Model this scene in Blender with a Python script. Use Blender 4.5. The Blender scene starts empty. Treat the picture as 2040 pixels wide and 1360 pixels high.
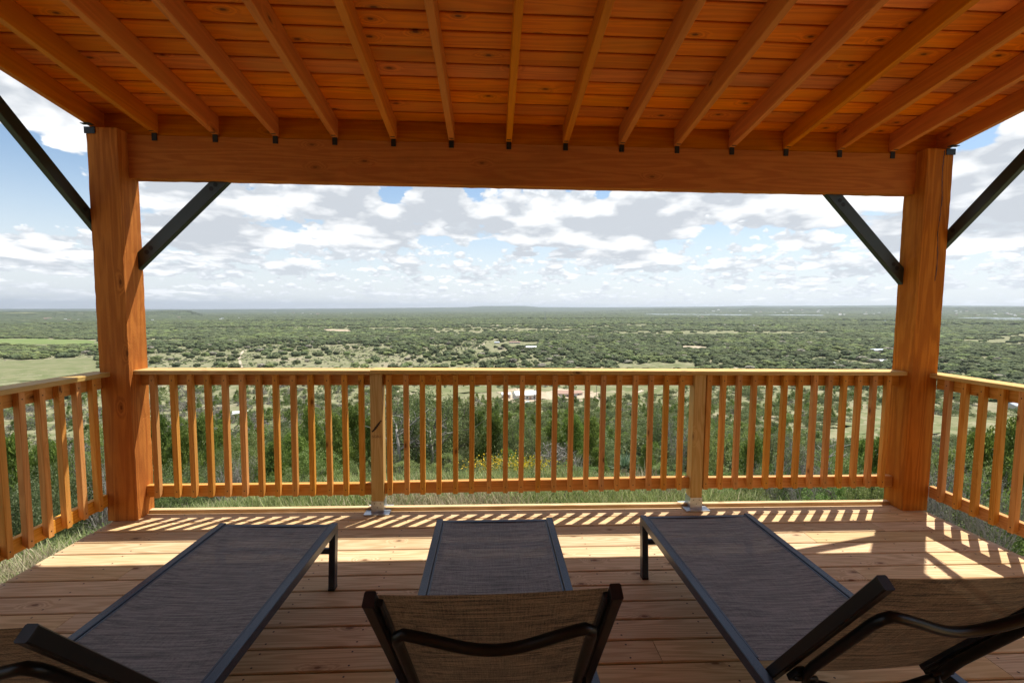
import bpy, bmesh, math, random
import numpy as np
from mathutils import Vector, Matrix, Euler
from math import radians, sin, cos, pi, atan2, sqrt, exp, log, degrees

random.seed(7); rng = np.random.default_rng(11)
scene = bpy.context.scene
COL = scene.collection

# ------------------------------------------------------------------ camera
CAM_D, CAM_H = 3.245, 1.516
YAW, PITCH, ROLL, FPX = .0463, .0709, .0081, 906.67
cyw, syw, cpt, spt = cos(YAW), sin(YAW), cos(PITCH), sin(PITCH)
FWD = Vector((syw*cpt, cyw*cpt, -spt)); RGT = Vector((cyw, -syw, 0)); UPV = RGT.cross(FWD)
R2 = RGT*cos(ROLL)+UPV*sin(ROLL); U2 = -RGT*sin(ROLL)+UPV*cos(ROLL)
EYE = Vector((0, -CAM_D, CAM_H))
cam = bpy.data.cameras.new('camera'); co = bpy.data.objects.new('camera', cam); COL.objects.link(co)
m = Matrix((R2, U2, -FWD)).transposed().to_4x4(); m.translation = EYE
co.matrix_world = m
cam.sensor_width = 36; cam.lens = FPX/2040*36; cam.clip_start = .05; cam.clip_end = 120000
scene.camera = co

def pdir(x, y):
    return (R2*(x-1020)+FWD*FPX-U2*(y-680)).normalized()

# ------------------------------------------------------------------ light
SUN_EL, SUN_AZ = radians(66.3), radians(45.3)        # azimuth from +Y towards +X
sd = Vector((sin(SUN_AZ)*cos(SUN_EL), cos(SUN_AZ)*cos(SUN_EL), sin(SUN_EL)))
sun = bpy.data.lights.new('sun', 'SUN'); sun.energy = 3.5; sun.angle = radians(.5); sun.color = (1, .95, .87)
so = bpy.data.objects.new('sun', sun); COL.objects.link(so)
so.rotation_euler = (-sd).to_track_quat('-Z', 'Y').to_euler()
scene.view_settings.view_transform = 'Standard'; scene.view_settings.look = 'None'
scene.view_settings.exposure = 1.1; scene.view_settings.gamma = 1; scene.view_settings.use_curve_mapping = False
scene.render.engine = 'CYCLES'
cy = scene.cycles
cy.max_bounces = 8; cy.diffuse_bounces = 5; cy.glossy_bounces = 3; cy.transmission_bounces = 4; cy.transparent_max_bounces = 6
cy.volume_bounces = 0; cy.sample_clamp_indirect = 6; cy.use_denoising = True
cy.caustics_reflective = False; cy.caustics_refractive = False
scene.render.film_transparent = False

class NT:
    """tiny node helper"""
    def __init__(s, tree): s.t = tree; s.n = tree.nodes; s.l = tree.links
    def new(s, typ, **kw):
        n = s.n.new(typ)
        for k, v in kw.items(): setattr(n, k, v)
        return n
    def put(s, sock, v):
        if v is None: return
        if isinstance(v, bpy.types.NodeSocket): s.l.new(v, sock)
        else:
            try: sock.default_value = v
            except Exception: sock.default_value = (*v, 1) if len(v) == 3 else v
    def math(s, op, a, b=None, c=None, clamp=False):
        n = s.new('ShaderNodeMath', operation=op); n.use_clamp = clamp
        for i, v in enumerate((a, b, c)): s.put(n.inputs[i], v)
        return n.outputs[0]
    def vmath(s, op, a, b=None, out=0):
        n = s.new('ShaderNodeVectorMath', operation=op)
        s.put(n.inputs[0], a)
        if b is not None: s.put(n.inputs[1], b)
        return n.outputs[out]
    def comb(s, x, y, z):
        n = s.new('ShaderNodeCombineXYZ')
        for i, v in enumerate((x, y, z)): s.put(n.inputs[i], v)
        return n.outputs[0]
    def sep(s, v):
        n = s.new('ShaderNodeSeparateXYZ'); s.put(n.inputs[0], v); return n.outputs
    def noise(s, v, scale=5, detail=4, rough=.5, dist=0, col=False):
        n = s.new('ShaderNodeTexNoise'); s.put(n.inputs['Vector'], v)
        for k, x in (('Scale', scale), ('Detail', detail), ('Roughness', rough), ('Distortion', dist)): s.put(n.inputs[k], x)
        return n.outputs['Color' if col else 'Fac']
    def vor(s, v, scale=5, out='Distance', detail=0, rand=1):
        n = s.new('ShaderNodeTexVoronoi'); s.put(n.inputs['Vector'], v); s.put(n.inputs['Scale'], scale)
        s.put(n.inputs['Detail'], detail); s.put(n.inputs['Randomness'], rand)
        return n.outputs[out]
    def ramp(s, f, a, b, lo=0., hi=1., smooth=True):
        n = s.new('ShaderNodeMapRange', interpolation_type='SMOOTHSTEP' if smooth else 'LINEAR')
        for k, v in (('Value', f), ('From Min', a), ('From Max', b), ('To Min', lo), ('To Max', hi)): s.put(n.inputs[k], v)
        return n.outputs[0]
    def mix(s, f, a, b, blend='MIX'):
        n = s.new('ShaderNodeMix', data_type='RGBA', blend_type=blend)
        s.put(n.inputs[0], f); s.put(n.inputs[6], a); s.put(n.inputs[7], b); return n.outputs[2]
    def bump(s, h, strength=.3, dist=.01):
        n = s.new('ShaderNodeBump'); s.put(n.inputs['Height'], h); s.put(n.inputs['Strength'], strength); s.put(n.inputs['Distance'], dist)
        return n.outputs[0]

# ------------------------------------------------------------------ sky with cumulus clouds
W = bpy.data.worlds.new('World'); scene.world = W; W.use_nodes = True
W.node_tree.nodes.clear(); g = NT(W.node_tree)
def az_el(x, y):
    d = pdir(x, y); return atan2(d.x, d.y), math.asin(d.z)
gen = g.new('ShaderNodeTexCoord').outputs['Generated']
dx, dy, dz = g.sep(gen)
azi = g.math('ARCTAN2', dx, dy)
ele = g.math('ARCSINE', dz)
skyn = g.new('ShaderNodeTexSky', sky_type='NISHITA'); skyn.sun_disc = False
skyn.sun_elevation = SUN_EL; skyn.sun_rotation = SUN_AZ; skyn.altitude = 300; skyn.air_density = 1.0; skyn.dust_density = 1.4; skyn.ozone_density = 1.6
# hand-placed masses and gaps (photo pixel, sizes in degrees, weight)
MASS = [(700, 440, 6, 5, .20), (640, 400, 7, 3, .12), (890, 425, 4.2, 3.8, .20), (1090, 430, 6, 4.5, .20), (1240, 450, 5.5, 4, .17), (1330, 395, 7, 2.5, .18),
        (1560, 410, 9, 3.4, .20), (400, 385, 9, 2.0, .22), (360, 470, 5, 4.5, .16), (100, 505, 6, 2.2, .24), (110, 225, 4.5, 1.8, .24), (150, 300, 2, 2.5, .18), (1960, 330, 6, 5, .16),
        (1950, 470, 7, 2.5, .14), (40, 480, 3, 1.4, .1), (20, 200, 1.6, 1.5, .12),
        (60, 360, 5.5, 4.5, -.34), (500, 420, 3.4, 1.3, -.14), (775, 385, 2.0, 1.8, -.22), (985, 505, 2.2, 2.6, -.24), (945, 380, 1.6, 1.6, -.22), (1205, 385, 1.5, 1.6, -.22),
        (1430, 480, 3.2, 1.6, -.2), (1340, 500, 2.4, 1.2, -.1), (1750, 430, 2.2, 1.2, -.12), (1960, 245, 2.0, 2.2, -.22), (310, 405, 2.0, 1.3, -.16), (170, 400, 1.4, 2.4, -.12), (0, 440, 4, 1.2, -.2), (850, 480, 1.5, 1, -.12)]
bias = None
ae = g.comb(azi, ele, 0)
for (x, y, wa, we, k) in MASS:
    a, e = az_el(x, y)
    q = g.vmath('MULTIPLY', g.vmath('SUBTRACT', ae, (a, e, 0)), (1/radians(wa), 1/radians(we), 0))
    r2 = g.vmath('DOT_PRODUCT', q, q, out=1)
    v = g.math('MULTIPLY', g.math('EXPONENT', g.math('MULTIPLY', r2, -1.0)), k)
    bias = v if bias is None else g.math('ADD', bias, v)
def density(off, s, zs, lo, det=8):
    # off: shift of elevation; the vertical coordinate shrinks towards the horizon as a real cloud deck does
    e2 = g.math('ADD', ele, off)
    w = g.math('LOGARITHM', g.math('ADD', g.math('MAXIMUM', e2, -.028), .042), 2.71828)
    p = g.comb(g.math('MULTIPLY', dx, s), g.math('MULTIPLY', dy, s), g.math('MULTIPLY', w, zs))
    n = g.noise(p, 1.0, det, .56, .0)
    b = g.vor(g.vmath('ADD', p, (lo, 3*lo, 0)), 2.3, detail=3 if det > 5 else 1)
    return g.math('SUBTRACT', n, g.math('MULTIPLY', b, .27)), b
def layer(s, zs, thr, up, seed, use_bias, soft=.06):
    d0, b0 = density(0, s, zs, seed); d1, b1 = density(up, s, zs, seed, 5)
    d0 = g.math('ADD', d0, use_bias); d1 = g.math('ADD', d1, use_bias)
    a = g.ramp(d0, thr, thr+soft)
    relief = g.math('SUBTRACT', d1, d0)                     # denser cloud above than here: a shaded underside
    depth = g.math('ADD', g.math('MULTIPLY', g.math('SUBTRACT', d1, g.math('MULTIPLY', use_bias, .8)), .6), g.math('ADD', g.math('MULTIPLY', relief, .7), g.math('MULTIPLY', b0, .10)))
    shade = g.ramp(g.math('ADD', depth, g.math('MULTIPLY', g.math('SUBTRACT', b0, .25), .10)), thr*.6-.03, thr*.6+.27, 0, .9, False)
    return a, shade
nb = g.math('ADD', bias, g.ramp(ele, radians(3.0), radians(8), -.20, 0.045))
aN, sN = layer(4.2, 2.5, .282, .032, 1.7, nb)
aM, sM = layer(9.0, 3.2, .262, .016, 5.1, g.math('ADD', g.math('MULTIPLY', bias, .6), g.math('ADD', g.ramp(ele, radians(1.4), radians(4.5), -.08, .0), g.ramp(ele, radians(13), radians(20), 0, -.20))))
aF, sF = layer(19.0, 4.6, .25, .007, 9.3, g.math('ADD', g.math('MULTIPLY', bias, .3), g.ramp(ele, radians(6), radians(11), 0, -.3)))
skyc = g.vmath('SCALE', skyn.outputs[0]); W_scale = skyc.node; W_scale.inputs['Scale'].default_value = .092
skyc = g.mix(1.0, skyc, (.92, 1.02, 1.04), 'MULTIPLY')
pale = (.60, .63, .655)
base = g.mix(g.ramp(ele, radians(.2), radians(15), .85, .06), skyc, pale)
def cloudcol(sh, lit, grey): return g.mix(sh, lit, grey)
cF = g.mix(g.ramp(ele, 0, radians(3.2), .66, .06), cloudcol(sF, (.74, .76, .78), (.44, .475, .515)), pale)
cM = g.mix(g.ramp(ele, 0, radians(4), .5, .05), cloudcol(sM, (.80, .81, .82), (.39, .425, .465)), pale)
cN = cloudcol(sN, (.84, .84, .835), (.36, .39, .43))
c = g.mix(aF, base, cF); c = g.mix(aM, c, cM); c = g.mix(aN, c, cN)
below = g.ramp(ele, radians(-3.2), radians(-1.3))
c = g.mix(below, (.16, .18, .15), c)
bg = g.new('ShaderNodeBackground'); g.put(bg.inputs[0], c); bg.inputs[1].default_value = .74
out = g.new('ShaderNodeOutputWorld'); g.l.new(bg.outputs[0], out.inputs[0])
W.cycles.sampling_method = 'MANUAL'; W.cycles.sample_map_resolution = 512

# ------------------------------------------------------------------ materials
def mat(name):
    m = bpy.data.materials.new(name); m.use_nodes = True; m.node_tree.nodes.clear()
    t = NT(m.node_tree); p = t.new('ShaderNodeBsdfPrincipled'); o = t.new('ShaderNodeOutputMaterial')
    t.l.new(p.outputs[0], o.inputs[0]); t.p = p; t.o = o
    return m, t
def wood(name, light, dark, knot=(.10, .035, .012), rough=.6, var=.25, knots=1.0, bump=.25, grain=1.0, spec=.35, streak=.0, saw=0):
    m, t = mat(name)
    oi = t.new('ShaderNodeObjectInfo'); rnd = oi.outputs['Random']
    ob = t.new('ShaderNodeTexCoord').outputs['Object']
    shift = t.comb(t.math('MULTIPLY', rnd, 91.7), t.math('MULTIPLY', rnd, 37.3), t.math('MULTIPLY', rnd, 53.9))
    v = t.vmath('ADD', ob, shift)
    # knots: sparse cells, the grain bends round them
    vx, vy, vz = t.sep(v); kv = t.comb(vx, t.math('MULTIPLY', t.math('ADD', vy, vz), 2.2), 0)
    vn = t.new('ShaderNodeTexVoronoi'); t.put(vn.inputs['Vector'], kv); vn.inputs['Scale'].default_value = 2.5; vn.voronoi_dimensions = '2D'
    kd = vn.outputs['Distance']; kc = t.sep(vn.outputs['Color'])[0]
    on = t.ramp(kc, 1-.60*knots, 1-.60*knots+.02)
    halo = t.math('MULTIPLY', t.ramp(kd, .0, .26, 1, 0), on)
    core = t.math('MULTIPLY', t.ramp(t.math('ADD', kd, t.math('MULTIPLY', t.noise(v, 60, 2), .03)), .040, .072, 1, 0), on)
    wv = t.vmath('ADD', v, t.comb(0, t.math('MULTIPLY', halo, .035), t.math('MULTIPLY', halo, .03)))
    low = t.noise(t.vmath('MULTIPLY', wv, (.32, 5, 5)), 2.0, 2, .4)
    rings = t.math('SINE', t.math('MULTIPLY', t.math('ADD', low, t.math('MULTIPLY', halo, .25)), 90*grain))
    fine = t.noise(t.vmath('MULTIPLY', wv, (3, 120, 120)), 1.6, 4, .65)
    gr = t.math('ADD', t.math('MULTIPLY', t.ramp(rings, -.9, 1), .24), t.math('MULTIPLY', fine, .76))
    c = t.mix(t.ramp(gr, .22, .78), dark, light)
    blotch = t.noise(t.vmath('MULTIPLY', v, (1.2, 3, 3)), 1.5, 3, .6)
    c = t.mix(t.ramp(blotch, .42, .72, 0, .45), c, tuple(x*.62 for x in dark) if streak == 0 else streak)
    c = t.mix(t.math('MULTIPLY', core, .88), c, knot)
    c = t.mix(t.math('MULTIPLY', t.ramp(kd, .05, .12, 1, 0), t.math('MULTIPLY', on, .35)), c, knot)
    hs = t.new('ShaderNodeHueSaturation'); t.put(hs.inputs['Color'], c)
    t.put(hs.inputs['Value'], t.ramp(rnd, 0, 1, 1-var, 1+var, False))
    r2 = t.math('FRACT', t.math('MULTIPLY', rnd, 17.31))
    t.put(hs.inputs['Hue'], t.ramp(r2, 0, 1, .496, .503, False))
    t.put(hs.inputs['Saturation'], t.ramp(r2, 0, 1, .92, 1.06, False))
    t.put(t.p.inputs['Base Color'], hs.outputs[0])
    t.put(t.p.inputs['Roughness'], t.ramp(fine, .3, .7, rough-.08, rough+.1)); t.put(t.p.inputs['Specular IOR Level'], spec)
    nrm = t.bump(t.math('ADD', gr, t.math('MULTIPLY', core, -.6)), bump, .004)
    if saw:                 # rough-sawn fuzz
        b2 = t.new('ShaderNodeBump'); b2.inputs['Strength'].default_value = saw; b2.inputs['Distance'].default_value = .003
        t.put(b2.inputs['Height'], t.noise(t.vmath('MULTIPLY', v, (150, 260, 260)), 1.0, 4, .7)); t.put(b2.inputs['Normal'], nrm); nrm = b2.outputs[0]
    t.put(t.p.inputs['Normal'], nrm)
    return m
M = {}
M['deck'] = wood('deck_pine', (.65, .47, .27), (.44, .285, .135), (.15, .065, .02), .62, .12, .75, .18, 1.0, .25, streak=(.46, .31, .14))
M['rail'] = wood('rail_pine', (.68, .335, .085), (.54, .235, .045), (.14, .045, .01), .6, .12, .4, .15, .8, .2, streak=(.52, .26, .06))
M['cap'] = wood('cap_pine', (.62, .42, .17), (.48, .29, .085), (.12, .05, .015), .6, .06, .45, .15, 1.0, .25, streak=(.44, .30, .09))
M['ceiling'] = wood('stained_board', (.88, .26, .015), (.68, .165, .008), (.11, .028, .006), .45, .2, .95, .12, .55, .25, streak=(.56, .24, .03))
M['rafter'] = wood('stained_rafter', (.66, .215, .016), (.52, .15, .010), (.16, .045, .008), .5, .08, .4, .1, .5, .2, streak=(.58, .22, .02))
M['beam'] = wood('rough_beam', (.58, .20, .016), (.44, .13, .008), (.2, .07, .01), .8, .06, .3, .25, .6, .08, streak=(.32, .115, .01), saw=.5)
M['post'] = wood('rough_post', (.58, .20, .018), (.38, .110, .008), (.14, .04, .006), .8, .04, .45, .25, .6, .08, streak=(.34, .105, .01), saw=.8)
def simple(name, col, rough=.5, metal=0, nscale=40, namp=.15, bump=0., spec=.5):
    m, t = mat(name)
    ob = t.new('ShaderNodeTexCoord').outputs['Object']
    n = t.noise(ob, nscale, 4, .6)
    c = t.mix(n, tuple(x*(1-namp) for x in col), tuple(min(1, x*(1+namp)) for x in col))
    t.put(t.p.inputs['Base Color'], c); t.put(t.p.inputs['Metallic'], metal)
    t.put(t.p.inputs['Roughness'], t.ramp(n, .3, .7, max(.02, rough-.06), rough+.06)); t.put(t.p.inputs['Specular IOR Level'], spec)
    if bump: t.put(t.p.inputs['Normal'], t.bump(n, bump, .002))
    return m
M['steel'] = simple('powder_coated_steel', (.022, .034, .033), .42, 0, 60, .3, .05)
M['clip'] = simple('black_clip_metal', (.012, .014, .014), .5, .3, 50, .3)
M['galv'] = simple('galvanised_metal', (.52, .55, .58), .38, .85, 22, .35, .05)
M['frame'] = simple('lounger_frame_metal', (.034, .048, .070), .32, .3, 300, .12, .02, .5)  # bluish base: the sky's reflection is put into the colour
M['tube'] = simple('lounger_tube_and_shaded_rail_metal', (.010, .010, .010), .36, .2, 300, .1)  # real dark tubes, and the painted shade of the back rails
M['nail'] = simple('nail_head', (.05, .03, .02), .5, .4)
M['sticker'] = simple('paper_sticker', (.7, .66, .6), .6)
M['ink'] = simple('stamp_ink', (.16, .06, .02), .8)
M['plastic'] = simple('black_plastic', (.01, .01, .01), .45)
def fabric(name, k, dk, lt):
    m, t = mat(name)
    oi = t.new('ShaderNodeObjectInfo'); rnd = t.math('MULTIPLY', oi.outputs['Random'], 31.0)
    ob = t.vmath('ADD', t.new('ShaderNodeTexCoord').outputs['Object'], t.comb(rnd, rnd, 0))
    st = t.noise(t.vmath('MULTIPLY', ob, (9, 330, 330)), 1.0, 3, .6)
    st2 = t.noise(t.vmath('MULTIPLY', ob, (3.0, 120, 120)), 1.0, 2, .5)
    warp = t.noise(t.vmath('MULTIPLY', ob, (330, 9, 9)), 1.0, 2, .5)
    x, y, z = t.sep(ob)
    wv = t.math('SINE', t.math('MULTIPLY', x, 2*pi/.0042)); wh = t.math('SINE', t.math('MULTIPLY', y, 2*pi/.0034))
    weave = t.math('MULTIPLY', wv, wh)
    f = t.math('ADD', t.math('MULTIPLY', st, .5), t.math('ADD', t.math('MULTIPLY', st2, .32), t.math('MULTIPLY', warp, .18)))
    mesh_ = t.noise(t.vmath('MULTIPLY', ob, (240, 420, 420)), 1.0, 2, .7)
    c = t.mix(t.ramp(t.math('ADD', t.math('MULTIPLY', f, .72), t.math('MULTIPLY', mesh_, .28)), .40, .60), dk, lt)
    c = t.mix(t.ramp(weave, -1, 1, 0, .45), c, (.02, .02, .022))
    t.put(t.p.inputs['Base Color'], c); t.p.inputs['Roughness'].default_value = .55; t.p.inputs['Specular IOR Level'].default_value = .3
    t.put(t.p.inputs['Normal'], t.bump(t.math('ADD', t.math('MULTIPLY', weave, .4), st), .35, .001))
    tr = t.new('ShaderNodeBsdfTranslucent'); t.put(tr.inputs[0], t.mix(1.0, c, (2.3, 1.65, .95), 'MULTIPLY'))
    tp = t.new('ShaderNodeBsdfTransparent')
    m1 = t.new('ShaderNodeMixShader'); m1.inputs[0].default_value = k; t.l.new(t.p.outputs[0], m1.inputs[1]); t.l.new(tr.outputs[0], m1.inputs[2])
    m2 = t.new('ShaderNodeMixShader'); m2.inputs[0].default_value = .01; t.l.new(m1.outputs[0], m2.inputs[1]); t.l.new(tp.outputs[0], m2.inputs[2])
    t.l.new(m2.outputs[0], t.o.inputs[0])
    return m
M['fabric'] = fabric('woven_seat_sling', .06, (.080, .080, .078), (.33, .318, .295))
M['fabric_shaded'] = fabric('woven_back_sling_shaded', .42, (.028, .026, .026), (.26, .22, .175))  # seat weave made darker and browner: backlit shade put into the colour
def leafmat(name, a, b, tip=None, trans=.5, rough=.55):
    m, t = mat(name)
    oi = t.new('ShaderNodeObjectInfo'); rnd = oi.outputs['Random']
    gm = t.new('ShaderNodeNewGeometry')
    isl = gm.outputs['Random Per Island']
    c = t.mix(isl, a, b)
    if tip: c = t.mix(t.ramp(isl, .82, .97), c, tip)
    hs = t.new('ShaderNodeHueSaturation'); t.put(hs.inputs['Color'], c)
    t.put(hs.inputs['Value'], t.ramp(rnd, 0, 1, .75, 1.25, False))
    t.put(hs.inputs['Hue'], t.ramp(t.math('FRACT', t.math('MULTIPLY', rnd, 7.7)), 0, 1, .488, .512, False))
    t.put(t.p.inputs['Base Color'], hs.outputs[0]); t.p.inputs['Roughness'].default_value = rough; t.p.inputs['Specular IOR Level'].default_value = .3
    tr = t.new('ShaderNodeBsdfTranslucent'); t.put(tr.inputs[0], hs.outputs[0])
    ms = t.new('ShaderNodeMixShader'); ms.inputs[0].default_value = trans
    t.l.new(t.p.outputs[0], ms.inputs[1]); t.l.new(tr.outputs[0], ms.inputs[2]); t.l.new(ms.outputs[0], t.o.inputs[0])
    return m
M['juniper'] = leafmat('juniper_foliage', (.075, .125, .022), (.20, .27, .055), (.32, .39, .10))
M['oak'] = leafmat('live_oak_foliage', (.08, .11, .035), (.19, .225, .085), (.30, .33, .16))
M['mesquite'] = leafmat('pale_green_foliage', (.15, .21, .055), (.28, .33, .11), (.42, .44, .22))
M['bright'] = leafmat('fresh_green_foliage', (.12, .20, .045), (.24, .34, .10), (.34, .42, .16))
M['greybrush'] = leafmat('grey_brush_foliage', (.15, .135, .11), (.25, .225, .19), (.12, .15, .06), .1)
M['bluegreen'] = leafmat('dusky_foliage', (.10, .14, .05), (.22, .25, .11), (.32, .35, .18))
M['grassblade'] = leafmat('grass_blades', (.16, .215, .06), (.33, .36, .14), (.50, .45, .28), .4)
M['drygrass'] = leafmat('dry_grass_blades', (.30, .25, .15), (.46, .40, .27), (.18, .22, .07), .3)
M['yellow'] = leafmat('yellow_petals', (.75, .50, .02), (.85, .65, .05), None, .3)
M['yucca'] = leafmat('yucca_leaves', (.10, .17, .10), (.20, .28, .17), (.35, .38, .22), .15)
M['deadleaf'] = leafmat('dead_yucca_leaves', (.34, .26, .17), (.50, .42, .31), None, .15)
M['pad'] = leafmat('cactus_pads', (.10, .17, .07), (.17, .25, .11), None, .0)
M['bark'] = simple('bark', (.12, .10, .085), .9, 0, 30, .45, .6)
M['deadwood'] = simple('weathered_dead_wood', (.33, .30, .27), .85, 0, 30, .35, .4)
M['rock'] = simple('limestone', (.56, .52, .46), .9, 0, 9, .25, .5)
def fartree(name, a, b):
    m, t = mat(name)
    oi = t.new('ShaderNodeObjectInfo'); rnd = oi.outputs['Random']
    ob = t.new('ShaderNodeTexCoord').outputs['Object']
    n = t.noise(t.vmath('ADD', ob, t.comb(t.math('MULTIPLY', rnd, 40), 0, 0)), 5.5, 4, .7)
    c = t.mix(t.ramp(n, .35, .66), a, b)
    hs = t.new('ShaderNodeHueSaturation'); t.put(hs.inputs['Color'], c)
    t.put(hs.inputs['Value'], t.ramp(rnd, 0, 1, .65, 1.35, False))
    t.put(hs.inputs['Hue'], t.ramp(t.math('FRACT', t.math('MULTIPLY', rnd, 7.7)), 0, 1, .486, .514, False))
    t.put(t.p.inputs['Base Color'], hs.outputs[0]); t.p.inputs['Roughness'].default_value = .9; t.p.inputs['Specular IOR Level'].default_value = .1
    t.put(t.p.inputs['Normal'], t.bump(n, .9, .12))
    return m
M['far_oak'] = fartree('distant_oak_crown', (.048, .062, .028), (.108, .125, .06))
M['far_green'] = fartree('distant_mesquite_crown', (.075, .10, .035), (.15, .175, .07))
M['far_grey'] = fartree('distant_brush_crown', (.13, .12, .09), (.22, .205, .16))

# ------------------------------------------------------------------ object helpers
def tag(o, label=None, cat=None, group=None, kind=None):
    if label: o['label'] = label
    if cat: o['category'] = cat
    if group: o['group'] = group
    if kind: o['kind'] = kind
    return o
def obj(name, me, parent=None, mw=None, coll=None):
    o = bpy.data.objects.new(name, me); (coll or COL).objects.link(o)
    if mw is not None: o.matrix_world = mw
    if parent is not None:
        o.parent = parent; o.matrix_parent_inverse = Matrix.Identity(4)
        if mw is not None:
            pm = PM.get(parent.name_full, Matrix.Identity(4)); o.matrix_local = pm.inverted() @ mw
        PM[o.name_full] = mw if mw is not None else PM.get(parent.name_full, Matrix.Identity(4))
    else: PM[o.name_full] = mw if mw is not None else Matrix.Identity(4)
    return o
PM = {}
def empty(name, loc, label, cat, group=None):
    o = bpy.data.objects.new(name, None); COL.objects.link(o); o.location = loc; o.empty_display_size = .1
    PM[o.name_full] = Matrix.Translation(loc)
    return tag(o, label, cat, group)
def mesh(name, V, F, m, smooth=False):
    me = bpy.data.meshes.new(name); me.from_pydata([tuple(v) for v in V], [], F)
    if m is not None: me.materials.append(m)
    if smooth:
        me.polygons.foreach_set('use_smooth', [True]*len(me.polygons))
    me.update(); return me
_cache = {}
def prism_mesh(L, w, h, m, c=.003, key='piece', cut=0):
    """timber of length L along x with small chamfers; cut slants the far end"""
    k = (round(L, 4), round(w, 4), round(h, 4), m.name, c, cut)
    if k in _cache: return _cache[k]
    a, b = w/2, h/2; c = min(c, a*.45, b*.45)
    sec = [(-a+c, -b), (a-c, -b), (a, -b+c), (a, b-c), (a-c, b), (-a+c, b), (-a, b-c), (-a, -b+c)]
    V = [(-L/2, y, z) for y, z in sec]+[(L/2-(cut*(z+b)/(2*b) if cut else 0), y, z) for y, z in sec]
    F = [tuple(range(8))[::-1], tuple(range(8, 16))]+[(i, (i+1) % 8, 8+(i+1) % 8, 8+i) for i in range(8)]
    F = [F[0], F[1]]+F[2:]
    me = mesh(key, V, F, m); _cache[k] = me; return me
def timber(name, p0, p1, w, h, m, parent=None, side=None, c=.003, cut=0):
    """w measured sideways, h along the up direction"""
    p0, p1 = Vector(p0), Vector(p1); d = p1-p0; L = d.length; x = d/L
    ref = Vector(side) if side else (Vector((0, 0, 1)) if abs(x.z) < .9 else Vector((0, -1, 0)))
    z = (ref-x*ref.dot(x)).normalized(); y = z.cross(x)
    mw = Matrix((x, y, z)).transposed().to_4x4(); mw.translation = (p0+p1)/2
    return obj(name, prism_mesh(L, w, h, m, c, name, cut), parent, mw)
def tube_data(pts, r, n=10, closed=False):
    pts = [Vector(p) for p in pts]; N = len(pts); V = []; F = []
    rr = r if hasattr(r, '__len__') else [r]*N
    up = Vector((.1, .2, 1)).normalized(); prev = None
    for i, p in enumerate(pts):
        if closed: t = (pts[(i+1) % N]-pts[i-1]).normalized()
        else: t = (pts[min(i+1, N-1)]-pts[max(i-1, 0)]).normalized()
        if prev is None:
            u = t.cross(up); u = u if u.length > .05 else t.cross(Vector((1, 0, 0)))
        else: u = prev-t*prev.dot(t)
        u.normalize(); prev = u; w = t.cross(u)
        for k in range(n):
            a = 2*pi*k/n; V.append(p+(u*cos(a)+w*sin(a))*rr[i])
    for i in range(N if closed else N-1):
        for k in range(n):
            a, b = i*n+k, i*n+(k+1) % n; j = ((i+1) % N)*n
            F.append((a, b, j+(k+1) % n, j+k))
    if not closed:
        F.append(tuple(range(n))[::-1]); F.append(tuple((N-1)*n+k for k in range(n)))
    return V, F
def tube(name, pts, r, m, parent=None, n=10, closed=False):
    V, F = tube_data(pts, r, n, closed)
    return obj(name, mesh(name, V, F, m, True), parent, Matrix.Identity(4) if parent is not None else None)
class MB:
    def __init__(s): s.V = []; s.F = []
    def add(s, V, F):
        o = len(s.V); s.V += [tuple(v) for v in V]; s.F += [tuple(i+o for i in f) for f in F]
    def box(s, x0, x1, y0, y1, z0, z1):
        s.add([(x, y, z) for x in (x0, x1) for y in (y0, y1) for z in (z0, z1)],
              [(0, 1, 3, 2), (4, 6, 7, 5), (0, 4, 5, 1), (2, 3, 7, 6), (0, 2, 6, 4), (1, 5, 7, 3)])
    def disc(s, c, r, ax='z', n=8, sgn=1):
        c = Vector(c); V = []
        for k in range(n):
            a = 2*pi*k/n; p = (cos(a)*r, sin(a)*r)
            V.append(c+(Vector((p[0], p[1], 0)) if ax == 'z' else Vector((p[0], 0, p[1]*-sgn)) if ax == 'y' else Vector((0, p[0]*sgn, p[1]))))
        s.add(V, [tuple(range(n))])
    def build(s, name, m, parent=None, mw=None, smooth=False):
        return obj(name, mesh(name, s.V, s.F, m, smooth), parent, mw if mw is not None else (Matrix.Identity(4) if parent is not None else None))
# ------------------------------------------------------------------ terrain
PD_ = np.array([0, 2, 4, 7, 12, 20, 35, 50, 100, 200, 350, 600, 1000, 2000, 5000, 60000.])
PZ_ = np.array([-.42, -.72, -1.38, -2.45, -4.2, -7.1, -12, -16.8, -29, -48, -65, -77.5, -81, -82.5, -84, -84.])
def vnoise(x, y, seed=0):
    """smooth value noise, 0..1, vectorised"""
    x = np.asarray(x, float); y = np.asarray(y, float)
    xi = np.floor(x).astype(np.int64); yi = np.floor(y).astype(np.int64); fx = x-xi; fy = y-yi
    fx = fx*fx*(3-2*fx); fy = fy*fy*(3-2*fy)
    def h(a, b):
        n = (a*374761393+b*668265263+seed*982451653) & 0x7fffffff
        n = ((n ^ (n >> 13))*1274126177) & 0x7fffffff
        return ((n ^ (n >> 16)) & 0xffff)/65535.
    return (h(xi, yi)*(1-fx)+h(xi+1, yi)*fx)*(1-fy)+(h(xi, yi+1)*(1-fx)+h(xi+1, yi+1)*fx)*fy
def fbm(x, y, seed=0, o=4):
    s = 0; a = .5; t = 0
    for i in range(o): s = s+a*vnoise(x*2**i, y*2**i, seed+i*7); t += a; a *= .5
    return s/t
def lerp_px(a, pts): return np.interp(a, [p[0] for p in pts], [p[1] for p in pts])
def px_az(x): return math.atan2(*(pdir(x, 612)[i] for i in (0, 1)))
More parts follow.
